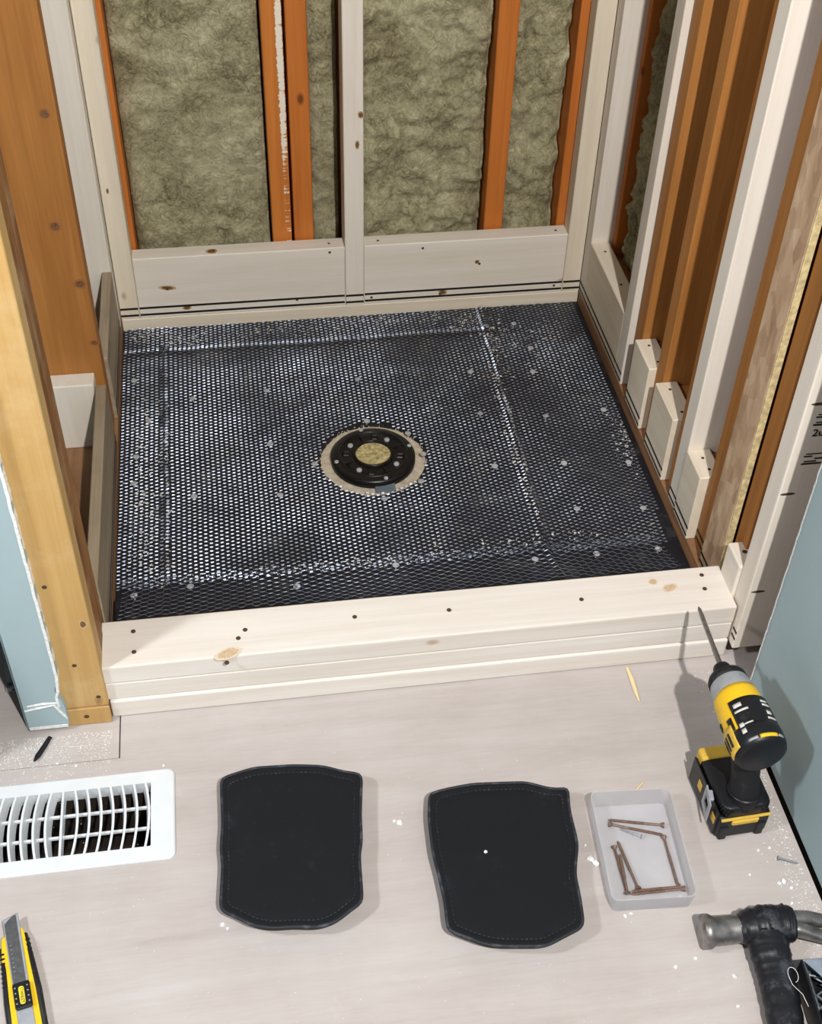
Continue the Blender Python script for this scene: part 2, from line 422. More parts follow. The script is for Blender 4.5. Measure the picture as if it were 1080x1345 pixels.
batt('insulation_batt', Vector((.4045, D+.112, 0)), Vector((1, 0, 0)), .056, .02, TOP-.05, bk, .03, 'narrow strip of mineral wool half hidden behind the pale centre stud', 2)
batt('insulation_batt', Vector((.501, D+.078, 0)), Vector((1, 0, 0)), .248, .02, TOP-.05, bk, .05, 'stained mineral wool batt between the pale centre stud and a single orange stud', 3, lump=.015)
batt('insulation_batt', Vector((.795, D+.078, 0)), Vector((1, 0, 0)), .109, .02, TOP-.05, bk, .05, 'ragged mineral wool batt right of the single orange stud, beside the corner', 4, lump=.016)

# ---- right wall
wr = structure(empty('wall_right', (W, 0, 0)), 'open framed right wall of mixed pale and orange studs')
wr.location = (0, 0, 0)
box('bottom_plate', W, W+.115, -.063, D-.001, 0, C, platew, wr)
def rstud(y0, y1, m, x0=W, x1=W+.089, z0=C, n='stud'): return box(n, x0, x1, y0, y1, z0, TOP, m, wr, bev=.002, seg=2)
s_ = rstud(.856, D-.0005, palew['z'])
marker(s_, W-.0006, W+.0001, .857, D-.002)
sA = rstud(.565, .603, palew['z']); marker(sA, W-.0006, W+.0001, .566, .602)
rstud(.521, .559, old['z'], W+.012, W+.115, n='old_stud')
rstud(.390, .428, old['z'], W+.012, W+.115, n='old_stud')
rstud(.2435, .2815, old['z'], W+.012, W+.115, n='old_stud')
sB = rstud(.205, .243, palew['z']); marker(sB, W-.0006, W+.0001, .206, .242)
s4 = rstud(.094, .132, old['z'], W+.014, W+.115, n='old_stud'); marker(s4, W+.0132, W+.0141, .095, .131)
ob = box('strand_board_panel', W+.004, W+.016, .012, .080, C, TOP, osb, wr, bev=.001)
box('panel_edge', W+.0045, W+.0155, .0085, .0122, C, TOP, osb_edge, ob, bev=.001)
marker(ob, W+.0032, W+.0041, .013, .079)
rstud(-.030, .0083, old['z'], W+.018, W+.115, n='old_stud')
end = rstud(-.104, -.066, palew['z'], W+.001, W+.09, z0=.030)
marker(end, W+.0004, W+.0011, -.104, -.09, zs=(.052, .066))
for z in (.16, .36, .52): 
    b_ = bmesh.new(); lathe(b_, [(0, .0005), (.004, .0005), (.007, 0), (.007, -.001)], 12, Matrix.Translation((W+.012+.01*random.random(), -.1042, z)) @ Matrix.Rotation(math.pi/2, 4, 'X') @ Matrix.Diagonal((1.6, .35, 1, 1)))
    obj('knot', b_, screwhole, end)
# lumber stamp on the end stud's narrow face
def stampM(x, z): return Matrix.Translation((x, -.1046, z)) @ Matrix.Rotation(math.pi/2, 4, 'X')
text_mesh('stamp_print', '2u S', .017, black_ink, end, stampM(W+.036, .470))
for zc in (.493, .424):
    bm = bmesh.new()
    for k, (a, b_, h) in enumerate(((.022, .048, .0016), (.020, .032, .0022), (.036, .048, .0022), (.022, .040, .0018), (.019, .048, .0026))):
        bbox(bm, W+a, W+b_, -.1046, -.1042, zc+.008-.0045*k, zc+.008-.0045*k+h, 0)
    obj('stamp_print', bm, black_ink, end)
bm = bmesh.new()
for k in range(3): bbox(bm, W+.028, W+.05, -.1046, -.1042, .556-.006*k, .558-.006*k, 0)
obj('stamp_print', bm, black_ink, end)
# two-by-six blocks along the foot of the right wall
for i, (y0, y1, d, topcut) in enumerate(((.6035, .8555, C, 0), (.4285, .5205, C, 0), (.284, .3895, C, 0), (.134, .2045, C, 0))):
    b_ = box('blocking', W-.002 if i else W, W+d, y0, y1, C+.0005, .178, pine['y'], wr)
    marker(b_, (W-.002 if i else W)-.0007, (W-.002 if i else W)+.0001, y0+.001, y1-.001)
    if i:
        screw_dot(b_, W+.018, y1-.022, .1782); screw_dot(b_, W+.02, y0+.02, .1782)
        box('backing_block', W+d+.0005, W+.088, y0+.006, y1-.002, C+.0005, .170, old['y'], wr, bev=.002)
    else:
        for y in (.64, .70, .82): screw_dot(b_, W+.02, y, .1782)
b_ = box('blocking', W-.004, W+.034, -.0655, -.012, C+.0005, .176, palew['y'], wr, bev=.003, seg=2)
screw_dot(b_, W+.015, -.035, .1762, r=.004)
box('sheathing', W+.118, W+.13, -.3, D+.15, 0, TOP, sheath_m, wr, bev=0)
batt('insulation_batt', Vector((W+.062, .612, 0)), Vector((0, 1, 0)), .222, C+.002, TOP-.05, Vector((-1, 0, 0)), .045, 'lumpy mineral wool batt in the right wall above the long corner block', 6, lump=.014)
box('ledger', W+.04, W+.116, .61, .855, C+.0005, .150, old['y'], wr, bev=.002)
box('side_furring', W+.045, W+.116, .838, .8555, .151, TOP, oldred, wr, bev=.002)

# ---- right drywall (side of the room in front of the shower)
wd = structure(empty('wall_side', (0, 0, 0)), 'pale blue-green drywall at the right of the room')
g = box('drywall_panel', .957, .969, -1.9, -.190, .004, TOP, gyp_face, wd, bev=0)
v, f = [], []
nz = 240
for j in range(nz+1):
    z = .004+(TOP-.004)*j/nz; r = .0016*noise.noise(Vector((0, 3, z*60)))+.0009*random.random()
    v += [(.9562, -.1925+r, z), (.9562, -.1885+r, z), (.970, -.1885+r*.5, z)]
for j in range(nz):
    a = j*3; f += [(a, a+1, a+4, a+3), (a+1, a+2, a+5, a+4)]
raw('torn_edge', v, f, gyp_core, wd)
box('stud', .972, 1.06, -.30, -.262, 0, TOP, pine['z'], wd)

# ---- left wall
wl = structure(empty('wall_left', (0, 0, 0)), 'open framed left partition wall with orange and pale studs')
box('bottom_plate', -.115, 0, -.098, D-.001, .0005, C, platew, wl)
def lstud(y0, y1, m, x1=0.0, x0=-.095, z0=C, z1=TOP, n='stud'): return box(n, x0, x1, y0, y1, z0, z1, m, wl, bev=.0025, seg=2)
post = lstud(-.098, -.060, yel, .0, -.089)
pc = box('plate_end', -.10, .0005, -.1005, -.098, .0008, C, yel, wl, bev=.001)
lstud(-.0597, -.021, roughw, -.0005, -.089)
lstud(-.0207, .016, roughw, -.002, -.089)
lstud(.535, .573, old['z'], -.006, -.101, n='old_stud')
lstud(.498, .5347, palew['z'], -.022, -.11, z1=.178, n='scab_block')
lstud(.856, D-.0005, palew['z'], -.0005, -.089)
gb = box('blocking', -.018, 0, .0165, .497, C+.0005, .178, greyw, wl); marker(gb, -.0001, .0007, .018, .496)
gb2 = box('blocking', -.018, 0, .5735, .8555, C+.0005, .178, greyw, wl); marker(gb2, -.0001, .0007, .575, .855)
for x, z in ((-.035, .135), (-.012, .06), (-.048, .30)): screw_dot(post, x, -.0981, z, 'y', .0035)
screw_dot(pc, -.035, -.1006, .02, 'y', .004)
box('sheathing', -.124, -.1155, -.098, D+.15, 0, TOP, gyp_face, wl, bev=0)
# drywall strip on the partition's end
poly = [(-.118, .0), (-.066, .0), (-.060, .008), (-.060, .045), (-.068, .085), (-.0585, .12), (-.0625, TOP), (-.118, TOP)]
bm = bmesh.new(); prism(bm, poly, 0, .011, 0, 1, Matrix.Translation((0, -.0985, .012)) @ Matrix.Rotation(math.pi/2, 4, 'X'))
dp = obj('drywall_panel', bm, gyp_face, wl)
v, f = [], []
for j in range(200):
    z = .060+(TOP-.06)*j/199; t = max(0, min(1, (z-.06)/.07)); x = -.0665+(.0075 if z > .09 else .0)*t-.0025*(z/TOP); r = .0018*noise.noise(Vector((9, 1, z*45)))
    v += [(x-.0035+r*.5, -.1102, z), (x+.0005+r, -.1102, z), (x+.0008+r, -.098, z)]
for j in range(199):
    a = j*3; f += [(a, a+1, a+4, a+3), (a+1, a+2, a+5, a+4)]
raw('torn_edge', v, f, gyp_core, dp)
for pts in ([(-.117, .058), (-.100, .062), (-.072, .066)], [(-.112, .068), (-.09, .071), (-.070, .070)], [(-.074, .064), (-.066, .045), (-.0605, .032)]):
    tube_b = tube(bmesh.new(), [(x, -.1098, z) for x, z in pts], [.0014, .0022, .0012], 6); obj('score_mark', tube_b, gyp_core, dp)
box('paper_edge', -.1178, -.062, -.1101, -.1094, .0122, .0185, gyp_core, dp, bev=0)

KN = plain('knot_wood', S(122, 84, 54), .7, var=.3, scale=400); KR = plain('knot_halo', S(196, 164, 124), .7, var=.15, scale=300)
KC = plain('pale_knot', S(208, 180, 148), .7, var=.12, scale=300); KC2 = plain('pale_knot_halo', S(222, 204, 182), .7, var=.05, scale=300); KO = plain('old_knot_halo', S(158, 98, 48), .7, var=.1, scale=300)
def knot(parent, p, face, ru, rv, halo=1.5, rot=0):
    '''oval knot set flush in a board; face: '-y', 'z', 'x' or '-x' '''
    F = {'-y': Matrix.Rotation(math.pi/2, 4, 'X'), 'z': Matrix.Identity(4), '-x': Matrix.Rotation(-math.pi/2, 4, 'Y') @ Matrix.Rotation(math.pi/2, 4, 'Z'), 'x': Matrix.Rotation(math.pi/2, 4, 'Y') @ Matrix.Rotation(math.pi/2, 4, 'Z')}[face]
    for k, (m_, q, h) in enumerate(((KR, halo, .00015), (KN, 1.0, .00035))):
        b_ = bmesh.new(); lathe(b_, [(0, h), (1, h), (1.0, -.0008)], 14)
        for v_ in b_.verts:
            w_ = 1+.18*noise.noise(Vector((v_.co.x*1.7+p[0]*50, v_.co.y*1.7, p[2]*40)))
            v_.co.x *= ru*q*w_; v_.co.y *= rv*q*w_
        bmesh.ops.transform(b_, matrix=Matrix.Translation(p) @ F @ Matrix.Rotation(rot, 4, 'Z'), verts=b_.verts); obj('knot', b_, m_, parent)
knot(b1, (.100, D+.0004, .108), '-y', .011, .0032, 1.6, -.1); knot(b1, (.195, D+.014, .1781), 'z', .008, .006); knot(b1, (.135, D+.0004, .058), '-y', .006, .004); knot(b2, (.735, D+.0004, .125), '-y', .0035, .0035)
knot(b2, (.665, D+.0004, .056), '-y', .0065, .005); knot(cs, (.487, D-.0011, .40), '-y', .003, .006); knot(cs, (.494, D-.0011, .46), '-y', .004, .005)
for o_ in wl.children:
    if o_.name.startswith('old_stud'):
        q_ = KR; KR = KO
        knot(o_, (-.024, .5349, .66), '-y', .0065, .0065, 1.35); knot(o_, (-.018, .5349, .36), '-y', .007, .006); knot(o_, (-.012, .5349, .24), '-y', .006, .004); knot(o_, (-.040, .5349, .47), '-y', .007, .007, 1.4); KR = q_
knot(ls, (.013, D-.0001, .33), '-y', .0018, .004); knot(post, (-.010, -.0981, .22), '-y', .004, .006, 1.5)

# ================================================================== CURB
curb = tag(empty('shower_curb', (W/2, -.0445, 0)), 'shower curb of three stacked pale pine boards across the opening', 'curb')
cb = []
for i, (f0, z0) in enumerate(((-.0478, .0006), (-.0445, C), (-.0455, 2*C))):
    v = bmesh.new(); bbox(v, -W/2+.001*(i == 0)-.004*(i > 0), W/2-.002, f0, .0445, z0+.0008, z0+C-.0008, .0025, 2)
    cb.append(obj('curb_board', v, wood('curb_pine', S(232, 226, 219), S(215, 204, 192), 'x', S(160, 124, 92), contrast=1.0) if i == 0 else cb[0].data.materials[0], curb))
for x, y, a, b_ in ((300, 858, .016, .008), (880, 772, .010, .006), (858, 764, .006, .005)):
    p = PX(x, y, 3*C); q_, q2 = KN, KR; KN = KC; KR = KC2; knot(cb[2], (p.x-W/2, p.y+.0445, 3*C-.0003), 'z', a, b_, 1.35, .3); KN = q_; KR = q2
for x, y in ((175, 829), (176, 856), (313, 838), (322, 827), (466, 810), (590, 801), (764, 787), (922, 755), (926, 773), (298, 870)):
    p = PX(x, y, 3*C); screw_dot(cb[2], p.x-W/2, min(p.y+.0445, .04), 3*C-.0002, r=.0036)

# ================================================================== PAN: mortar bed, liner, lath, drain
DC = Vector((.4615, .4385))
bed = structure(box('floor_mortar_bed', .001, W-.001, .001, D-.001, .0002, .0035, bed_m, None, bev=0), 'tan mortar bed below the black liner'); bed.name = 'floor_1'
def rect_r(a):
    c, s = math.cos(a), math.sin(a); t = 9
    if c > 1e-6: t = min(t, (W-.002-DC.x)/c)
    if c < -1e-6: t = min(t, (.002-DC.x)/c)
    if s > 1e-6: t = min(t, (D-.001-DC.y)/s)
    if s < -1e-6: t = min(t, (.002-DC.y)/s)
    return t
angs = sorted([2*math.pi*k/96 for k in range(96)]+[math.atan2(y-DC.y, x-DC.x) % (2*math.pi) for x in (.002, W-.002) for y in (.002, D-.001)])
v, f = [], []
NR = 8
for a in angs:
    R1 = rect_r(a)
    r0 = .0965+.003*noise.noise(Vector((math.cos(a)*3, math.sin(a)*3, 0)))
    for k in range(NR+1):
        r = r0+(R1-r0)*k/NR; z = .0055+.006*(k/NR)
        x, y = DC.x+r*math.cos(a), DC.y+r*math.sin(a)
        v.append((x, y, z))
na = len(angs)
for i in range(na):
    j = (i+1) % na
    for k in range(NR):
        f.append((i*(NR+1)+k, i*(NR+1)+k+1, j*(NR+1)+k+1, j*(NR+1)+k))
liner = raw('pan_liner', v, f, liner_m)
tag(liner, 'black shower pan liner under the wire lath', 'liner')
so = liner.modifiers.new('thick', 'SOLIDIFY'); so.thickness = .0015; so.offset = -1
# liner turned up along the right plate and the curb
box('upturn', .002, W-.017, .001, .012, .010, .05, liner_m, liner, bev=.004, seg=2)
box('upturn', .0012, .016, .013, .12, .010, .034, liner_m, liner, bev=.004, seg=2)

def lath_z(x, y):
    """height of the lath above the floor: ridges where sheets overlap, waves, lift to the curb"""
    r = math.hypot(x-DC.x, y-DC.y)
    z = .0115+.006*min(1, r/.45)
    g = lambda d, s: math.exp(-(d/s)**2)
    z += .0042*g(x-.085-.008*noise.noise(Vector((0, y*16, 1))), .005)*(.7+.6*noise.noise(Vector((2, y*22, 1))))*(y < .82)
    z += .0046*g(x-(.724+.03*(y-.14))-.009*noise.noise(Vector((5, y*14, 1))), .008)*(.8+.6*noise.noise(Vector((6, y*20, 1))))
    z += .003*g(y-.800-.004*noise.noise(Vector((x*6, 8, 1))), .008)*(x < .76)
    z += .0022*noise.noise(Vector((x*9, y*9, 3)))+.0012*noise.noise(Vector((x*26, y*26, 7)))
    if y < .165: z += .034*((.165-y)/.095)**1.3
    return z
def lath(name, x0, x1, y0, y1, parent, dz=0.0, px=.018, py=.009, bl=.0048, bh=.0020, sw=.0005, tilt=41, ragged=.004):
    v, f = [], []
    def ribbon(p, q, nrm, w_):
        i = len(v); h = nrm*(w_/2)
        v.extend([tuple(p-h), tuple(q-h), tuple(q+h), tuple(p+h)]); f.append((i, i+1, i+2, i+3))
    nx, ny = int((x1-x0)/(px/2)), int((y1-y0)/py)
    def node(i, j):
        x = x0+i*px/2; y = y0+j*py+(py/2 if i % 2 else 0)
        wob = .0016*noise.noise(Vector((x*7, y*7, 11)))
        x += wob; y += .004*noise.noise(Vector((x*4, y*4, 21)))
        return Vector((x, y, lath_z(x, y)+dz))
    ok = lambda p: (p.x-DC.x)**2+(p.y-DC.y)**2 > (.0975+.004*noise.noise(Vector((p.x*40, p.y*40, 2))))**2 and x0-.001 <= p.x <= min(x1, .938+.022*p.y) and p.y <= y1
    for i in range(nx+1):
        for j in range(ny+1):
            c = node(i, j)
            if not ok(c): continue
            e = .003
            sx_ = (lath_z(c.x+e, c.y)-lath_z(c.x-e, c.y))/(2*e); sy_ = (lath_z(c.x, c.y+e)-lath_z(c.x, c.y-e))/(2*e)
            t = math.radians(tilt+20*noise.noise(Vector((c.x*3.1, c.y*3.1, 31)))+9*noise.noise(Vector((c.x*9, c.y*9, 41)))+14*max(0, c.y-.4)+2*random.uniform(-1, 1))-math.atan(sy_)*.6
            up = Vector((0, math.sin(math.pi/2-t)*1.0, math.cos(math.pi/2-t)))
            up = Vector((0, math.cos(t), math.sin(t)))
            ax = Vector((1, .13+.16*noise.noise(Vector((c.x*5, c.y*5, 51)))+.06*random.uniform(-1, 1), sx_+.03*random.uniform(-1, 1))).normalized()
            L, Rr = c-ax*(bl/2), c+ax*(bl/2)
            ribbon(L, Rr, up, bh)
            for dj in ((0, -1) if i % 2 == 0 else (1, 0)):
                n = node(i+1, j+dj)
                if i+1 > nx or not ok(n) or j+dj < 0: continue
                d = n-c
                ribbon(Rr, n-Vector((bl/2, 0, 0)), (Vector((.25 if d.y < 0 else -.25, .45, .86))).normalized(), sw)
    o = raw(name, v, f, lath_m, parent); o['kind'] = 'stuff'
    return o
wl_ = tag(empty('wire_lath', (0, 0, 0)), 'galvanised expanded wire lath covering the black shower pan', 'wire mesh')
lath('lath_sheet', .088, .738, .158, .808, wl_)
lath('edge_strip', .006, .088, .150, .800, wl_, dz=.0012)
lath('edge_strip', .736, .950, .150, .884, wl_, dz=.0012, tilt=43)
lath('edge_strip', .008, .744, .797, .886, wl_, dz=.0014, tilt=44)
lath('front_strip', .016, .932, .046, .176, wl_, dz=.003, px=.0235, py=.0150, bl=.0060, bh=.0013, sw=.0013, tilt=46)

ORD = 'first second third fourth fifth sixth seventh eighth ninth tenth eleventh twelfth thirteenth fourteenth fifteenth sixteenth seventeenth eighteenth nineteenth twentieth'.split()
def ordinal(k):
    if k < 20: return ORD[k]
    t = ('twenty', 'thirty')[(k+1)//10-2]; u = (k+1) % 10
    return t+'-'+ORD[u-1] if u else {20: 'twentieth', 30: 'thirtieth'}[k+1]
v, f = [], []
def fleck(x, y, q):
    if math.hypot(x-DC.x, y-DC.y) < .11 or not (.008 < x < .945 and .15 < y < .884): return
    i = len(v); z = lath_z(x, y)+.0015; a0 = random.random()*6
    for e in range(5):
        a = a0+e*1.257; v.append((x+q*random.uniform(.5, 1.3)*math.cos(a), y+q*random.uniform(.5, 1.3)*math.sin(a), z+random.uniform(-.0006, .0006)))
    v.append((x, y, z+q*.35))
    for e in range(5): f.append((i+e, i+(e+1) % 5, i+5))
for cx, cy, sx, sy, n in ((.05, .86, .05, .012, 130), (.12, .835, .05, .012, 90), (.30, .85, .12, .015, 110), (.55, .86, .12, .014, 130), (.70, .83, .03, .02, 110), (.745, .74, .010, .06, 130), (.79, .76, .02, .03, 60), (.84, .72, .015, .03, 50), (.73, .55, .006, .09, 120), (.725, .35, .006, .09, 80), (.93, .42, .010, .05, 110), (.86, .78, .04, .03, 60),
                          (.045, .62, .02, .03, 60), (.05, .50, .02, .05, 80), (.045, .36, .02, .05, 100), (.05, .24, .022, .04, 110), (.087, .45, .003, .2, 90), (.30, .17, .15, .006, 70), (.75, .19, .10, .006, 60), (.45, .172, .2, .005, 60)):
    for k in range(n): fleck(random.gauss(cx, sx), random.gauss(cy, sy), random.choice((.0007, .0009, .0012, .0012, .0018, .0026)))
tag(raw('lath_dust', v, f, plain('pale_lath_dust', S(206, 202, 194), .8)), 'pale plaster dust caught in the wire lath', 'dust', kind='stuff')
# nails through the lath
b_ = bmesh.new(); lathe(b_, [(0, .0012), (.0048, .0011), (.0060, .0004), (.0060, -.0004), (.0016, -.0008), (.0014, -.009)], 12)
nh = obj('roofing_nail', b_, nailhead_m)
first = True
NAILS = ((253, 523), (350, 513), (470, 498), (618, 488), (697, 457), (700, 488), (355, 583), (413, 609), (482, 553), (717, 546), (631, 543), (793, 538), (650, 612), (741, 608), (826, 607), (845, 667), (368, 650), (255, 652), (176, 635), (179, 600), (176, 500), (758, 668), (865, 721), (784, 727), (703, 734), (520, 742), (390, 770), (250, 770), (176, 782), (505, 655), (553, 632), (556, 596), (536, 569), (675, 425), (195, 552))
for k, (x, y) in enumerate(sorted(NAILS)):
    p = PX(x, y, .018); o = nh if first else nh.copy()
    if not first: COL.objects.link(o)
    first = False
    p = PX(x, y, lath_z(p.x, p.y)+.0035)
    o.location = p; o.rotation_euler = (random.uniform(-.15, .15), random.uniform(-.15, .15), random.random()*6); o.scale = (1, 1, 1)
    tag(o, 'flat grey nail head in the wire lath, '+ordinal(k)+' from the left', 'nail', 'nails holding the wire lath')

# drain
dr = tag(empty('shower_drain', (DC.x, DC.y, .0036)), 'round black plastic drain flange in the middle of the pan', 'drain')
bm = bmesh.new(); lathe(bm, [(.034, .001), (.034, .014), (.038, .0165), (.046, .0135), (.058, .0135), (.0605, .0175), (.0635, .0185), (.074, .0165), (.0775, .013), (.078, .002)], 64, None)
obj('flange', bm, drain_m, dr, True)
bm = bmesh.new(); lathe(bm, [(.0600, .0132), (.0600, .0186), (.0625, .0196), (.0650, .0186), (.0650, .0172)], 64); obj('rim_ring', bm, drain_m, dr, True)
bm = bmesh.new(); lathe(bm, [(.0325, .004), (.0325, .0195), (.0345, .021), (.037, .0195), (.037, .015)], 48); obj('throat', bm, drain_m, dr, True)
bm = bmesh.new()
for k in range(4000 // 40):
    pass
rings = [[bm.verts.new((0, 0, .0165))]]
for r in range(1, 9):
    rr = .0325*r/8
    rings.append([bm.verts.new((rr*math.cos(a*2*math.pi/32), rr*math.sin(a*2*math.pi/32), .0158+.0022*noise.noise(Vector((rr*math.cos(a*.196)*160, rr*math.sin(a*.196)*160, 4))))) for a in range(32)])
for k in range(32): bm.faces.new((rings[0][0], rings[1][k], rings[1][(k+1) % 32]))
for r in range(1, 8):
    for k in range(32): bm.faces.new((rings[r][k], rings[r][(k+1) % 32], rings[r+1][(k+1) % 32], rings[r+1][k]))
obj('fill', bm, plug_m, dr, True)['label'] = 'tan crumbly filling in the drain throat'
b_ = bmesh.new(); lathe(b_, [(0, .003), (.0042, .0028), (.0052, .0012), (.0052, -.002)], 12)
bolt = None
def ring_bolts(n, r, z, a0, s=1.0):
    global bolt
    for k in range(n):
        a = a0+k*2*math.pi/n
        if bolt is None: bolt = obj('bolt_head', b_, nailhead_m, dr, True); o = bolt
        else: o = bolt.copy(); COL.objects.link(o); o.parent = dr
        o.location = (r*math.cos(a), r*math.sin(a), z); o.scale = (s, s, s)
ring_bolts(4, .0495, .0145, math.radians(52)); ring_bolts(4, .0705, .0168, math.radians(12), .8)
for k in range(4):
    a = math.radians(20+90*k)
    box('rib', .0385, .0605, -.0012, .0012, .013, .0172, drain_m, dr, bev=.0004, M=Matrix.Rotation(a, 4, 'Z'))
    box('slot_boss', .043, .056, -.006, .006, .0125, .0152, drain_m, dr, bev=.002, M=Matrix.Rotation(a+math.radians(60), 4, 'Z'))
tp = box('tape_scrap', -.018, .018, -.0935, -.066, .0052, .0058, bluegrey, None, bev=0)
tp.location = (DC.x+.012, DC.y, .004); tag(tp, 'small grey tape scrap in front of the black drain', 'tape')

# ================================================================== FLOOR THINGS
# floor register
rg = tag(empty('floor_register', (-.066, -.271, 0)), 'white plastic floor register with curved louvers', 'register')
bm = bmesh.new()
ox, oy, ix, iy = .157, .0745, .1235, .052
outer = rrect(-ox, ox, -oy, oy, .011, 6); inner = rrect(-ix, ix, -iy, iy, .002, 6)
n = len(outer)
def ring_(pts, z): return [bm.verts.new((x, y, z)) for x, y in pts]
A0 = ring_(outer, .0004); A1 = ring_([(x*.997, y*.995) for x, y in outer], .0028); A2 = ring_([(x*.985, y*.97) for x, y in outer], .0042); B1 = ring_(inner, .0046); B0 = ring_(inner, -.018)
for P, Q in ((A0, A1), (A1, A2), (A2, B1), (B1, B0)):
    for k in range(n): bm.faces.new((P[k], P[(k+1) % n], Q[(k+1) % n], Q[k]))
obj('frame', bm, whitep, rg)
nl = 15
for k in range(nl):
    x = -ix+(k+.5)*(2*ix/nl)+.0006; s = 1 if k >= nl//2+.0 else -1
    if k == nl//2: s = .0
    v, f = [], []
    m_ = 10
    for q in range(m_+1):
        y = -iy+2*iy*q/m_; u = 1-(y/iy)**2; dx = s*.0055*u; z1 = .0046+.0012*u
        v += [(x+dx-.0016, y, z1), (x+dx+.0016, y, z1), (x+dx+.0016-s*.004, y, -.014), (x+dx-.0016-s*.004, y, -.014)]
    for q in range(m_):
        a = q*4
        for e in range(4): f.append((a+e, a+(e+1) % 4, a+4+(e+1) % 4, a+4+e))
    raw('louver', v, f, whitep, rg)
for y in (-.017, .017): box('crossbar', -ix, ix, y-.0018, y+.0018, -.008, -.003, whitep, rg, bev=.0005)
for k in range(9):
    x, y = random.uniform(-.09, .11), random.uniform(-.03, .03)
    bm = bmesh.new(); bmesh.ops.create_icosphere(bm, subdivisions=1, radius=random.uniform(.004, .010))
    for vv in bm.verts: vv.co *= random.uniform(.6, 1.2)
    o = obj('plaster_crumb', bm, plug_m); o.location = (-.066+x, -.271+y, -.149); tag(o, 'tan crumb lying in the duct under the white register', 'crumb', 'crumbs down in the register duct')

# knee pads
def pad(name, px, label, off, sc_, zt=.030):
    P = [PX(sc_*0+off[0]+x/sc_, off[1]+y/sc_, zt) for x, y in px]
    cx, cy = sum(p.x for p in P)/len(P), sum(p.y for p in P)/len(P)
    # resample the outline evenly
    L = [(p.x-cx, p.y-cy) for p in P]; n = len(L); M_ = 120; seg = [math.dist(L[i], L[(i+1) % n]) for i in range(n)]; tot = sum(seg); out = []
    for k in range(M_):
        d = tot*k/M_; i = 0
        while d > seg[i]: d -= seg[i]; i += 1
        t = d/seg[i]; a, b = L[i], L[(i+1) % n]; out.append((a[0]+(b[0]-a[0])*t, a[1]+(b[1]-a[1])*t))
    for _ in range(2): out = [tuple((out[i-1][c]+2*out[i][c]+out[(i+1) % M_][c])/4 for c in (0, 1)) for i in range(M_)]
    e = tag(empty(name, (cx, cy, 0)), label, 'knee pad', 'black knee pads on the floor')
    v, f = [], []
    def z_top(x, y, s):            # dished cup: rim high, middle a little lower, sides of the cup hang down
        return zt-.0015*(1-s**4) + .0012*noise.noise(Vector((x*22+cx*9, y*22, 2)))
    prof = [(.90, .004), (.955, .012), (.985, zt-.010)]
    rings = []
    for s, z in prof: rings.append([(x*s, y*s, z) for x, y in out])
    rings.append([(x, y, zt-.004) for x, y in out]); rings.append([(x*.99, y*.99, zt) for x, y in out])
    for s in (.965, .945, .92, .895, .87, .8, .7, .55, .4, .25, .12):
        dip = -.0010 if .89 < s < .93 else 0
        rings.append([(x*s, y*s, z_top(x*s, y*s, s)+dip) for x, y in out])
    for r in rings: v += r
    for i in range(len(rings)-1):
        for k in range(M_):
            l = (k+1) % M_; f.append((i*M_+k, i*M_+l, (i+1)*M_+l, (i+1)*M_+k))
    c0 = len(v); v.append((0, 0, z_top(0, 0, 0))); la = (len(rings)-1)*M_
    for k in range(M_): f.append((la+k, la+(k+1) % M_, c0))
    c1 = len(v); v.append((0, 0, .003))
    for k in range(M_): f.append(((k+1) % M_, k, c1))
    raw('pad_body', v, f, foam, e, True)
    bm = bmesh.new(); loop = [(x*.995, y*.995, zt-.0015) for x, y in out]; tube(bm, loop+[loop[0]], .0024, 7); obj('piping', bm, piping_m, e, True)
    ins = [(x*.90, y*.915) for x, y in out]
    bm = bmesh.new()
    for k in range(0, M_):
        a = Vector((*ins[k], 0)); b = Vector((*ins[(k+1) % M_], 0)); m0 = a.lerp(b, .15); m1 = a.lerp(b, .75)
        zz = z_top(a.x, a.y, .905)-.0008
        tube(bm, [(m0.x, m0.y, zz), (m1.x, m1.y, zz)], .0006, 5)
    obj('stitching', bm, piping_m, e)
    return e
pl = [(135, 188), (200, 165), (330, 125), (560, 110), (740, 115), (870, 150), (970, 160), (962, 400), (970, 560), (955, 640), (975, 920), (900, 970), (830, 1030), (720, 1070), (560, 1065), (440, 1075), (320, 1060), (230, 1010), (130, 970), (145, 700), (133, 600), (145, 470)]
prr = [(65, 112), (130, 95), (220, 78), (410, 72), (480, 92), (530, 98), (557, 88), (562, 170), (592, 290), (582, 400), (600, 480), (615, 585), (560, 612), (480, 655), (380, 655), (320, 655), (260, 648), (200, 625), (130, 600), (120, 500), (95, 390), (78, 330), (62, 200)]
pad('knee_pad', pl, 'black knee pad with a scuffed right edge, nearer the white register', (260, 980), 4.5)
pad('knee_pad', prr, 'black knee pad beside the clear plastic screw tray', (540, 1000), 2.7)

# plastic tray with screws
TRC = ((.677+.790+.778+.666)/4-.004, (-.349-.352-.506-.522)/4+.008)
tr = tag(empty('screw_tray', (*TRC, 0), math.radians(-4)), 'clear frosted plastic tray holding screws', 'tray')
bm = bmesh.new()
hx, hy, tw, th = .0575, .085, .0016, .034
def rr_(s, z, r=.010): return [bm.verts.new((x, y, z)) for x, y in rrect(-hx*s[0], hx*s[0], -hy*s[1], hy*s[1], r, 5)]
o0 = rr_((.95, .96), .0008, .008); o1 = rr_((1, 1), th); i1 = rr_((1-tw/hx, 1-tw/hy), th, .0085); i0 = rr_((.95-tw/hx, .96-tw/hy), .0024, .0065)
n = len(o0)
for P, Q in ((o0, o1), (o1, i1), (i1, i0)):
    for k in range(n): bm.faces.new((P[k], P[(k+1) % n], Q[(k+1) % n], Q[k]))
bm.faces.new(o0); bm.faces.new(i0)
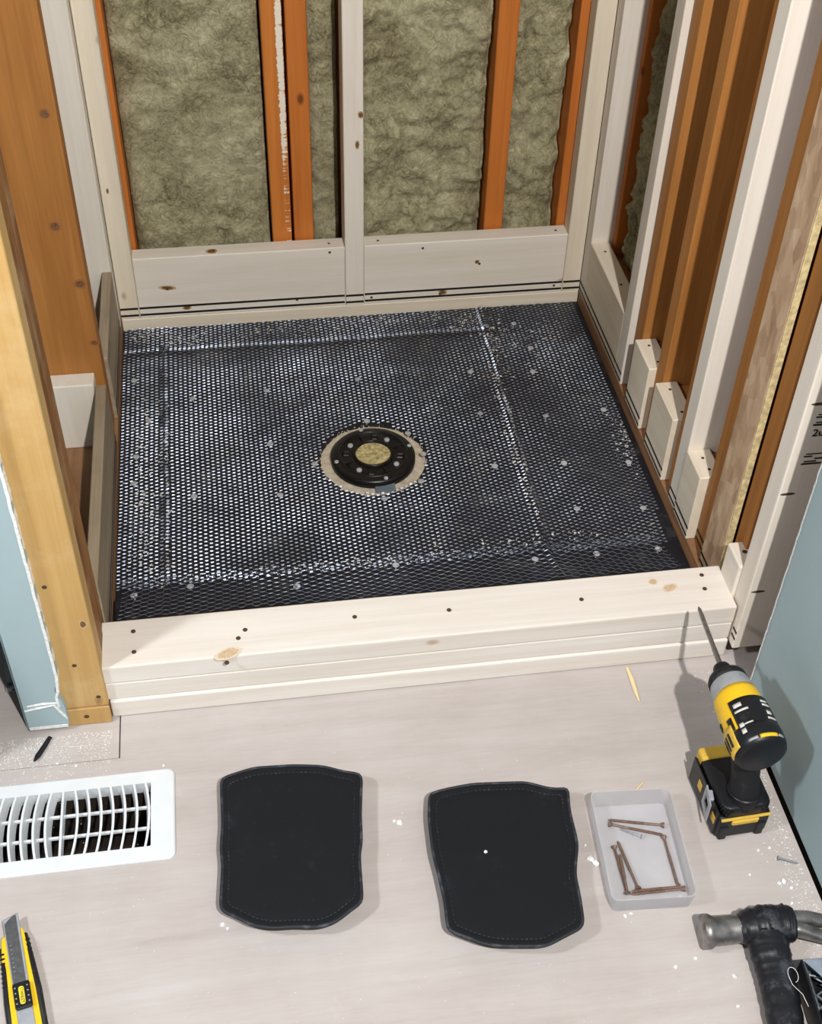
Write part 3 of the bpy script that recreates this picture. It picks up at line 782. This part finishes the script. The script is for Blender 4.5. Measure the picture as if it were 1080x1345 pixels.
obj('tray_body', bm, frost, tr)
def screw_mesh(name, L, r, mat, hr):
    bm = bmesh.new(); pr = [(0, 0), (r*.5, L*.03)]
    z = L*.05; pitch = L*.028
    while z < L*.62:
        pr += [(r*.68, z), (r, z+pitch*.35), (r*.68, z+pitch*.7)]; z += pitch
    pr += [(r*.72, L*.64), (r*.72, L*.93), (hr, L*.985), (hr, L), (hr*.5, L), (hr*.3, L-.001), (0, L-.001)]
    lathe(bm, pr, 10); me = bpy.data.meshes.new(name); bmesh.ops.recalc_face_normals(bm, faces=bm.faces); bm.to_mesh(me); bm.free(); me.materials.append(mat)
    for p in me.polygons: p.use_smooth = False
    return me
deck = {}
def place_screw(a, b, z0, z1, mat, label, r=.0024, hr=.0043, off=(760, 1030), s=6.353, grp='screws in the plastic tray'):
    """a: pixel of the tip, b: pixel of the head"""
    p = PX(off[0]+a[0]/s, off[1]+a[1]/s, z0); q = PX(off[0]+b[0]/s, off[1]+b[1]/s, z1)
    L = (q-p).length; k = (round(L, 3), mat.name)
    if k not in deck: deck[k] = screw_mesh('screw', L, r, mat, hr)
    o = bpy.data.objects.new('wood_screw', deck[k]); COL.objects.link(o); o.location = p; o.rotation_euler = (q-p).to_track_quat('Z', 'Y').to_euler()
    tag(o, label, 'screw', grp)
zs = .0058
place_screw((245, 298), (715, 343), zs, zs+.001, screw_m, 'brown screw along the back of the tray, topmost one')
place_screw((715, 425), (255, 332), zs, zs+.001, screw_m, 'brown screw lying just below the topmost screw, head at the left')
place_screw((345, 372), (532, 440), zs-.001, zs, zinc, 'short bright zinc screw in the tray', r=.0017, hr=.0034)
place_screw((832, 852), (712, 440), zs, zs, screw_m, 'brown screw standing along the right wall of the tray')
place_screw((326, 470), (500, 872), zs, zs+.001, screw_m, 'slanting brown screw with its head near the tray front')
place_screw((408, 905), (298, 520), zs, zs+.001, screw_m, 'brown screw against the left wall of the tray, head at the back')
place_screw((345, 580), (412, 912), zs+.004, zs+.004, screw_m, 'brown screw between the slanting one and the left wall')
place_screw((440, 895), (850, 855), zs, zs, screw_m, 'brown screw along the tray front, farther of the two')
place_screw((440, 918), (890, 872), zs+.003, zs+.003, screw_m, 'brown screw along the tray front, nearer of the two')

# ------------------------------------------------------------------ impact driver
dv = tag(empty('impact_driver', (.872, -.357, 0), math.radians(2.2)), 'yellow and black cordless impact driver standing on its battery', 'drill')
AZ = .172
YA = lambda y: Matrix.Translation((0, y, AZ)) @ Matrix.Rotation(-math.pi/2, 4, 'X')      # turned profile pointing along +Y
def body_of(name, prof, mat, sx=1, sz=1, seg=40, sm=True):
    bm = bmesh.new(); lathe(bm, prof, seg, Matrix.Translation((0, 0, AZ)) @ Matrix.Diagonal((sx, 1, sz, 1)) @ Matrix.Rotation(-math.pi/2, 4, 'X'))
    return obj(name, bm, mat, dv, sm)
shell = body_of('housing', [(0, -.030), (.028, -.030), (.0332, -.024), (.0345, -.01), (.0332, .03), (.0318, .05), (.030, .058), (0, .058)], yellowp, 1.0, 1.06)
body_of('rear_cap', [(0, -.044), (.029, -.044), (.0345, -.041), (.0365, -.034), (.0372, -.022), (.0365, -.012), (.032, -.012)], blackp, 1.0, 1.06)
body_of('gear_case', [(.0300, .050), (.0305, .056), (.0292, .068), (.0262, .082), (.0245, .086), (0, .086)], greyp, 1.0, 1.04)
body_of('nose_bumper', [(.0262, .079), (.0278, .080), (.0272, .088), (.0238, .094), (.0150, .096), (0, .096)], rubber)
body_of('collet', [(.012, .094), (.0125, .098), (.0125, .108), (.0105, .112), (0, .112)], blackp, seg=20)
tl = DC and PX(920, 797, AZ-.004)
tloc = dv.matrix_basis.inverted() @ tl
bm = bmesh.new(); d0 = Vector((0, .108, AZ)); d1 = Vector((tloc.x*.8, tloc.y, AZ-.004))
tube(bm, [d0, d0.lerp(d1, .3), d0.lerp(d1, .31), d0.lerp(d1, .86), d0.lerp(d1, .89), d0.lerp(d1, .95), d1], [.0040, .0040, .0036, .0036, .0030, .0030, .0009], 8)
obj('driver_bit', bm, steel, dv)
def patch(name, a0, a1, y0, y1, mat, parent, r=.0335, th=.0014, na_=14, ny_=6, sz=1.06, M=None):
    """curved plate lying on the housing, angles in degrees from the top, + to the right"""
    v, f = [], []
    for s in (0, 1):
        for j in range(ny_+1):
            for i in range(na_+1):
                a = math.radians(a0+(a1-a0)*i/na_); y = y0+(y1-y0)*j/ny_
                ed = 0 if (0 < i < na_ and 0 < j < ny_) else 1
                rr = r-.0015+s*(th+.0015)-(s*ed*.0008)
                v.append((rr*math.sin(a), y, AZ+rr*sz*math.cos(a)))
    q = (na_+1)*(ny_+1)
    for j in range(ny_):
        for i in range(na_):
            a = j*(na_+1)+i; f += [(a, a+na_+1, a+na_+2, a+1), (q+a, q+a+1, q+a+na_+2, q+a+na_+1)]
    edge = [i for i in range(na_+1)]+[j*(na_+1)+na_ for j in range(1, ny_+1)]+[ny_*(na_+1)+i for i in range(na_-1, -1, -1)]+[j*(na_+1) for j in range(ny_-1, 0, -1)]
    for k in range(len(edge)):
        a, b = edge[k], edge[(k+1) % len(edge)]; f.append((a, b, q+b, q+a))
    return raw(name, v, f, mat, parent, True)
tpnl = patch('top_panel', -48, 62, -.032, .030, blackp, dv, r=.0350)
for a0, a1, y0, y1 in ((-40, -22, .016, .022), (-42, -12, .0085, .0115), (22, 40, .018, .021), (22, 44, .012, .015), (26, 38, -.002, .004), (22, 46, -.010, -.007), (-44, -34, -.014, -.008), (-44, -34, -.024, -.017), (-34, -14, -.0125, -.0105)):
    patch('white_mark', a0, a1, y0, y1, offwhite, tpnl, r=.0376, th=.0004, na_=4, ny_=1)  # small off-white patches on the top panel
patch('rear_accent', -14, 26, -.0385, -.0335, yellowp, dv, r=.0352, th=.0026, na_=8, ny_=2)
for a0, a1 in ((-40, -18), (30, 44)): patch('rear_vent', a0, a1, -.0375, -.034, greyp, dv, r=.0356, th=.002, na_=4, ny_=1)
vent = patch('side_vent', -108, -62, -.036, .0, yellowd, dv, r=.0362, th=.0018)
for k in range(3): patch('vent_slot', -104+12*k, -98+12*k, -.029, -.008, blackp, vent, r=.0393, th=.0003, na_=3, ny_=2)
patch('side_grip', -70, -56, -.010, .010, blackp, dv, r=.0342, th=.0018, na_=5)
patch('direction_button', -112, -98, .010, .020, blackp, dv, r=.0335, th=.0022, na_=4)
# handle and trigger
bm = bmesh.new()
hp = [(0, -.030, .060), (0, -.031, .072), (0, -.028, .085), (0, -.020, .105), (0, -.012, .125), (0, -.006, .145), (0, -.004, .160)]
tube(bm, hp, [.024, .0215, .0195, .0190, .0200, .0215, .024], 20, 1.12); obj('handle', bm, rubber, dv, True)
bm = bmesh.new(); tube(bm, [(0, -.031, .0735), (0, -.0305, .0765)], [.0225, .0222], 20, 1.12); obj('handle_collar', bm, blackp, dv, True)
bm = bmesh.new(); bbox(bm, -.007, .007, .010, .030, .118, .144, .004, 2); obj('trigger', bm, blackp, dv)
# foot and battery
bm = bmesh.new(); prism(bm, rrect(-.036, .036, -.054, .050, .014, 5), .046, .068, .006, 3); obj('foot', bm, blackp, dv, True)
box('yellow_band', -.0362, .030, .030, .0515, .050, .071, yellowd, dv, bev=.004, seg=2)
bat = None
bm = bmesh.new(); prism(bm, rrect(-.039, .039, -.056, .054, .010, 4), .001, .046, .005, 2); bat = obj('battery', bm, blackp, dv)
box('release_latch', -.020, .020, -.0585, -.053, .033, .043, yellowd, bat, bev=.002)
box('side_panel', -.0405, -.0385, -.050, .046, .006, .058, blackp, bat, bev=.001)
box('rear_stripe', -.036, .036, -.0570, -.053, .0435, .0475, yellowd, bat, bev=.001)
for y, h in ((.012, .016), (-.040, .014)): box('side_label', -.0412, -.0403, y-.006, y+.006, .026, .026+h, yellowd, bat, bev=.0002)
for x in (-.030, .024): box('foot_rib', x-.004, x+.008, -.0585, -.052, .001, .030, blackp, bat, bev=.002)
# belt clip
bm = bmesh.new(); Mc = Matrix.Translation((-.045, -.022, .040)) @ Matrix.Rotation(math.radians(-12), 4, 'Z')
for a in ((-.0012, .0012, -.017, -.009, -.018, .022), (-.0012, .0012, .009, .017, -.018, .022), (-.0012, .0012, -.009, .009, -.018, -.006), (-.0012, .0012, -.009, .009, .012, .022)):
    bbox(bm, *a, .0003, 1, Mc)
bbox(bm, -.0012, .006, -.008, .008, .018, .024, .001, 1, Mc)
obj('belt_hook', bm, greyp, dv)

# ------------------------------------------------------------------ hammer
hm = tag(empty('claw_hammer', (.850, -.562, 0), math.radians(-3)), 'steel claw hammer with a black taped handle at the right', 'hammer')
XA = lambda x, z: Matrix.Translation((x, 0, z)) @ Matrix.Rotation(math.pi/2, 4, 'Y')
bm = bmesh.new(); lathe(bm, [(0, -.084), (.0195, -.084), (.0225, -.081), (.0225, -.073), (.0195, -.068), (.0190, -.045), (.0170, -.026), (.0175, 0), (0, 0)], 28, Matrix.Translation((0, 0, .024)) @ Matrix.Rotation(math.pi/2, 4, 'Y'))
obj('striking_face', bm, darksteel, hm, True)
bm = bmesh.new()
for s in (-1, 1):
    pts = [(.020, s*.006, .026), (.045, s*.008, .025), (.065, s*.011-.003, .022), (.085, s*.013-.008, .018), (.100, s*.014-.014, .013)]
    v = []
    rings = []
    for (x, y, z), (hw, hh) in zip(pts, ((.0075, .013), (.0085, .011), (.009, .008), (.008, .006), (.006, .003))):
        rings.append([bm.verts.new((x, y+a*hw, z+b*hh)) for a, b in ((-1, -.6), (-.6, -1), (.6, -1), (1, -.6), (1, .6), (.6, 1), (-.6, 1), (-1, .6))])
    for i in range(4):
        for k in range(8): bm.faces.new((rings[i][k], rings[i][(k+1) % 8], rings[i+1][(k+1) % 8], rings[i+1][k]))
    bm.faces.new(rings[0]); bm.faces.new(rings[-1])
obj('claw', bm, darksteel, hm, True)
def wrap(bm, pts, rad, seg=18, ell=.8, amp=.0012, seed=0):
    """tape wound round a core: uneven tube"""
    fine_p, fine_r = [], []
    n = len(pts); m_ = 8
    for i in range(n-1):
        for q in range(m_):
            t = q/m_; fine_p.append(Vector(pts[i]).lerp(Vector(pts[i+1]), t)); fine_r.append(rad[i]+(rad[i+1]-rad[i])*t+amp*(noise.noise(Vector((i*m_+q, seed, 0))*.7)+(.6 if (i*m_+q) % 5 == 0 else 0)))
    fine_p.append(Vector(pts[-1])); fine_r.append(rad[-1])
    tube(bm, fine_p, fine_r, seg, ell)
    for v in bm.verts: v.co += v.co.normalized()*amp*.8*noise.noise(v.co*140+Vector((seed, 0, 0)))
bm = bmesh.new(); wrap(bm, [(-.034, -.001, .0245), (-.022, 0, .026), (0, .001, .0265), (.025, .001, .026), (.038, .0, .026)], [.018, .0235, .026, .0255, .0225], 20, .92, .0016, 3); obj('head_wrap', bm, tape_m, hm, True)
bm = bmesh.new(); wrap(bm, [(0, -.012, .025), (-.002, -.035, .024), (-.003, -.06, .022), (-.005, -.09, .021), (-.010, -.13, .020), (-.018, -.19, .019), (-.028, -.26, .018), (-.034, -.30, .018)], [.027, .0265, .0245, .0235, .0228, .0220, .0215, .019], 20, .78, .0011, 8); obj('taped_handle', bm, tape_m, hm, True)
bm = bmesh.new(); th_ = [(.012+.006*math.sin(t), -.074-.010*math.cos(t)-.006*(t > 5), .0395+.0005*math.sin(t)) for t in [k*.45 for k in range(13)]]+[(.016, -.10, .0395), (.019, -.115, .0375)]
tube(bm, th_, .00035, 5); obj('loose_thread', bm, crumb_m, hm)

# ------------------------------------------------------------------ box of nails
nb0 = PX(1043, 1264, .045)
NBX, NBY, NRZ = .040, .075, math.radians(-4)
nb = tag(empty('nail_box', (nb0.x+NBX+.005, nb0.y-NBY, 0), NRZ), 'dark open plastic box full of grey nails behind the hammer handle', 'box')
for nm, a, m_ in (('bottom', (-NBX, NBX, -NBY, NBY, .0006, .003), blackp), ('side', (-NBX, -NBX+.0022, -NBY, NBY, .003, .045), blackp), ('side', (NBX-.0022, NBX, -NBY, NBY, .003, .045), blackp),
                  ('back_wall', (-NBX+.0024, NBX-.0024, NBY-.0022, NBY, .003, .045), boxin), ('front_wall', (-NBX+.0024, NBX-.0024, -NBY, -NBY+.0022, .003, .045), boxin)):
    box(nm, *a, m_, nb, bev=.0006)
v = bmesh.new(); vv = [v.verts.new(p) for p in ((-NBX+.004, NBY-.0024, .0448), (NBX-.0025, NBY-.0024, .0448), (NBX-.0025, NBY-.034, .041), (-NBX+.030, NBY-.034, .041))]
v.faces.new(vv); g_ = bmesh.ops.extrude_face_region(v, geom=list(v.faces)); bmesh.ops.translate(v, vec=(0, 0, -.0012), verts=[e for e in g_['geom'] if isinstance(e, bmesh.types.BMVert)])
obj('folded_lid', v, boxin, nb)
bm = bmesh.new(); lathe(bm, [(0, 0), (.0015, .004), (.0015, .0475), (.0036, .0482), (.0036, .0495), (0, .0495)], 8)
bmesh.ops.recalc_face_normals(bm, faces=bm.faces); nme = bpy.data.meshes.new('nail'); bm.to_mesh(nme); bm.free(); nme.materials.append(nail_m)
Mnb = Matrix.Translation(nb.location) @ Matrix.Rotation(NRZ, 4, 'Z')
for k in range(46):
    lay = k//16
    for tries in range(60):
        a = random.uniform(0, 2*math.pi); c = Vector((random.uniform(-NBX+.006, NBX-.006), random.uniform(-NBY+.006, NBY-.012), .007+.0062*lay+random.uniform(0, .002)))
        d = Vector((math.cos(a), math.sin(a), random.uniform(-.06, .06))); e2 = c+d*.0495
        if abs(e2.x) < NBX-.006 and abs(e2.y) < NBY-.006: break
    o = bpy.data.objects.new('nail', nme); COL.objects.link(o); o.location = Mnb @ c; o.rotation_euler = (Mnb.to_3x3() @ d).to_track_quat('Z', 'Y').to_euler()
    tag(o, 'grey nail lying in the dark nail box', 'nail', 'nails in the nail box')
# loose nails on the floor
def loose_nail(a, b, label, mat=zinc, s=1.0):
    p, q = PX(*a, .0035), PX(*b, .003); o = bpy.data.objects.new('nail', nme); COL.objects.link(o)
    o.location = q; d = p-q; o.rotation_euler = d.to_track_quat('Z', 'Y').to_euler(); o.scale = (s, s, d.length/.0495); tag(o, label, 'nail')
loose_nail((1022, 1127), (1049, 1134), 'single loose nail on the floor beside the right drywall')
loose_nail((1051, 1201), (1064, 1203), 'short bent nail on the floor above the hammer claw', s=.8)

# ------------------------------------------------------------------ utility knife
k0, k1 = PX(14, 1204, .012), PX(36, 1345, .012)
kd = (k0-k1).normalized(); kang = math.atan2(kd.y, kd.x)-math.pi/2
kn = tag(empty('utility_knife', (k0.x, k0.y, 0), kang), 'yellow and black snap-off utility knife at the left edge', 'knife')
bm = bmesh.new(); prism(bm, [(-.0155, -.030), (-.0105, -.026), (.0108, -.020), (.0135, -.024), (.0175, -.075), (.020, -.150), (.019, -.176), (-.016, -.176), (-.0195, -.15), (-.0190, -.06)], .001, .0155, .002, 2); obj('body', bm, yellowp, kn)
for s, (a, b) in ((1, (-.030, -.17)), (-1, (-.042, -.17))):
    bm = bmesh.new(); tube(bm, [(s*.0138 if s > 0 else -.0165, a, .010), (s*.0165, (a+b)*.35, .0105), (s*.0190, (a+b)*.55, .0105), (s*.0195, b, .0105)], [.0034, .0044, .0048, .0045], 10, 1.3)
    gr = obj('grip', bm, rubber, kn, True)
    for q in range(8):
        t = a+(b-a)*(.08+.05*q); x = s*(.0150+(.0040*min(1, abs(t)/.1)))
        box('grip_ridge', x-.0030, x+.0030, t-.0012, t+.0012, .0146, .0168, blackp, gr, bev=.0005)
bm = bmesh.new(); prism(bm, [(-.0100, -.006), (.0100, .0), (.0100, -.172), (-.0100, -.172)], .0145, .0178, .0008, 1); ch = obj('blade_channel', bm, greyp, kn)
bm = bmesh.new(); prism(bm, [(-.0085, -.0125), (.0020, -.004), (.0070, -.003), (.0070, -.100), (-.0085, -.100)], .0179, .0184, 0); obj('blade', bm, steel, kn)
for q in range(7): box('blade_notch', -.0060, -.0035, -.045-.0062*q, -.0440-.0062*q, .0184, .0188, zinc, ch, bev=0)
bm = bmesh.new(); prism(bm, rrect(-.0098, .0112, -.135, -.100, .003, 4), .0182, .0235, .0014, 2); sl = obj('slider', bm, blackp, kn)
bm = bmesh.new(); prism(bm, rrect(-.0030, .0036, -.1305, -.1065, .0028, 5), .0236, .0240, 0); lb = obj('brand_label', bm, plain('label_yellow', S(240, 214, 60), .4, bmp=0), sl)
text_mesh('lettering', 'STANLEY', .0060, black_ink, sl, Matrix.Translation((.0004, -.1185, .0242)) @ Matrix.Rotation(-math.pi/2, 4, 'Z') @ Matrix.Diagonal((.86, 1, 1, 1)), .0001)
for q in range(4):
    for x in (-.0070, .0080):
        bm = bmesh.new(); bmesh.ops.create_icosphere(bm, subdivisions=1, radius=.0012); o = obj('thumb_dot', bm, greyp, sl); o.location = (x, -.107-.007*q, .0235)

# ------------------------------------------------------------------ odds and ends
def sliver(name, a, b, r, mat, label, cat, z=.002):
    p, q = PX(*a, z), PX(*b, z); c = (p+q)/2; bm = bmesh.new()
    tube(bm, [p-c, (p-c)*.3+Vector((.0006, .0004, .0008)), (q-c)*.4, q-c], [r*.7, r, r*.9, r*.35], 6, .5)
    o = obj(name, bm, mat); o.location = c; tag(o, label, cat); return o
sliver('wood_splinter', (824, 877), (840, 921), .0036, stickw, 'pale wood splinter on the floor in front of the curb', 'splinter')
sliver('wood_splinter', (913, 856), (931, 853), .0014, stickw, 'tiny curled wood shaving at the foot of the curb by the driver bit', 'shaving', .0045)
sliver('wood_splinter', (833, 1040), (846, 1026), .0014, stickw, 'thin pale sliver on the floor behind the screw tray', 'splinter')
p, q = PX(66, 968, .004), PX(45, 1000, .004); c = (p+q)/2; c.z = .0032
bm = bmesh.new(); tube(bm, [p-c, (p-c)*.2, (q-c)*.6, q-c], [.0036, .0042, .0044, .0014], 8, .6); o = obj('plastic_shim', bm, blackp); o.location = c
tag(o, 'black pointed plastic strip sticking out under the left drywall', 'strip')
# grey-blue panel with slotted trim behind the left drywall, then a dark cloth lamp blocker
pa = PX(5, 908, .004); pb = PX(32, 906, .004)
ps = tag(empty('slotted_panel', (pb.x, pa.y, 0)), 'blue-grey sheet with a slotted metal trim behind the left drywall', 'panel')
box('sheet', -.026, .016, .004, .007, .010, .075, bluegrey, ps, bev=.0005, M=Matrix.Rotation(math.radians(-25), 4, 'X'))
bm = bmesh.new(); bbox(bm, -.027, .016, -.001, .005, .0008, .0035, .0006); bbox(bm, -.027, .016, -.001, .005, .0085, .0115, .0006); bbox(bm, -.027, -.017, -.001, .005, .0036, .0084, .0003); obj('slotted_trim', bm, greyp, ps)
bm = bmesh.new(); bbox(bm, -.16, .16, -.19, .19, .0008, .36, .03, 4)  # dark bulk enlarged out of view to keep the room lamp off the floor
bmesh.ops.subdivide_edges(bm, edges=list(bm.edges), cuts=2, use_grid_fill=True)
for vv in bm.verts: vv.co += Vector((.012*noise.noise(vv.co*14), .012*noise.noise(vv.co*14+Vector((5, 0, 0))), 0 if vv.co.z < .05 else .012*noise.noise(vv.co*11)))
o = obj('blocker_bag', bm, cloth_m, None, True); o.location = (-.358, .0, .0); tag(o, 'black cloth bulk at the left edge, mostly unseen, enlarged to block the room lamp', 'bag')

# crumbs that can be told apart
cm = []
for k in range(5):
    bm = bmesh.new(); bmesh.ops.create_icosphere(bm, subdivisions=1, radius=.0034)
    for vv in bm.verts: vv.co = Vector((vv.co.x*random.uniform(.6, 1.5), vv.co.y*random.uniform(.5, 1.2), vv.co.z*random.uniform(.3, .7)))
    me = bpy.data.meshes.new('crumb'); bm.to_mesh(me); bm.free(); me.materials.append(crumb_m); cm.append(me)
CRUMBS = ((524, 1081, 1.6), (518, 1078, .9), (776, 1128, 1.8), (783, 1135, 1.5), (769, 1110, .7), (895, 1178, .8), (985, 1148, .8), (996, 1116, .9), (1011, 1113, .7), (1030, 1157, 1.3), (1024, 1160, 1.0), (1040, 1166, .9), (888, 1270, 1.0), (914, 1258, .9), (965, 1282, 1.0), (970, 1322, .8), (829, 1200, .8), (821, 1203, .9), (292, 1215, 1.2), (299, 1219, .8), (1055, 924, .9), (650, 1128, .7), (75, 1003, .7), (100, 1005, .7), (640, 880, .6), (215, 1005, .7), (52, 985, .8), (1041, 1186, .7))
for k, (x, y, s) in enumerate(sorted(CRUMBS)):
    p = PX(x, y, .001); o = bpy.data.objects.new('plaster_crumb', random.choice(cm)); COL.objects.link(o); o.location = (min(p.x, .944), p.y, .0012*s); o.rotation_euler.z = random.random()*6; o.scale = (s, s, s)
    tag(o, 'white plaster crumb on the plywood floor, '+ordinal(k)+' from the left', 'crumb', 'plaster crumbs on the floor')
p = PX(638, 1119, .0305); o = bpy.data.objects.new('plaster_crumb', cm[0]); COL.objects.link(o); o.location = p; o.scale = (.9, .9, .9); tag(o, 'white crumb lying on the knee pad beside the tray', 'crumb')
# fine dust and grit
v, f = [], []
def grit(x, y, r):
    a = random.random()*6; i = len(v)
    for k in range(4):
        v.append((x+r*random.uniform(.5, 1.2)*math.cos(a+k*1.57), y+r*random.uniform(.5, 1.2)*math.sin(a+k*1.57), .0003))
    v.append((x, y, .0003+r*.6))
    for k in range(4): f.append((i+k, i+(k+1) % 4, i+4))
for k in range(1500):
    x, y = random.uniform(-.2, .0), -.115-abs(random.gauss(0, .035)); grit(x, y, random.uniform(.0003, .0013))
for k in range(900):
    y = random.uniform(-.62, -.12); grit(.944-abs(random.gauss(0, .02)), y, random.uniform(.0004, .0015))
for k in range(500): grit(random.uniform(-.2, .94), random.uniform(-.75, -.1), random.uniform(.0003, .0008))
gd = raw('floor_dust', v, f, crumb_m); tag(gd, 'fine white plaster dust scattered over the plywood floor', 'dust', kind='stuff')
v, f = [], []
for k in range(160):
    a = random.random()*6.283; r = .0965+random.gauss(0, .003); i = len(v); x, y = DC.x+r*math.cos(a), DC.y+r*math.sin(a); q = random.uniform(.0012, .003)
    for e in range(4): v.append((x+q*random.uniform(.5, 1.2)*math.cos(e*1.57), y+q*random.uniform(.5, 1.2)*math.sin(e*1.57), .0045))
    v.append((x, y, .0045+q*1.2))
    for e in range(4): f.append((i+e, i+(e+1) % 4, i+4))
tag(raw('mortar_grit', v, f, bed_m), 'tan mortar grit around the edge of the drain cutout', 'grit', kind='stuff')
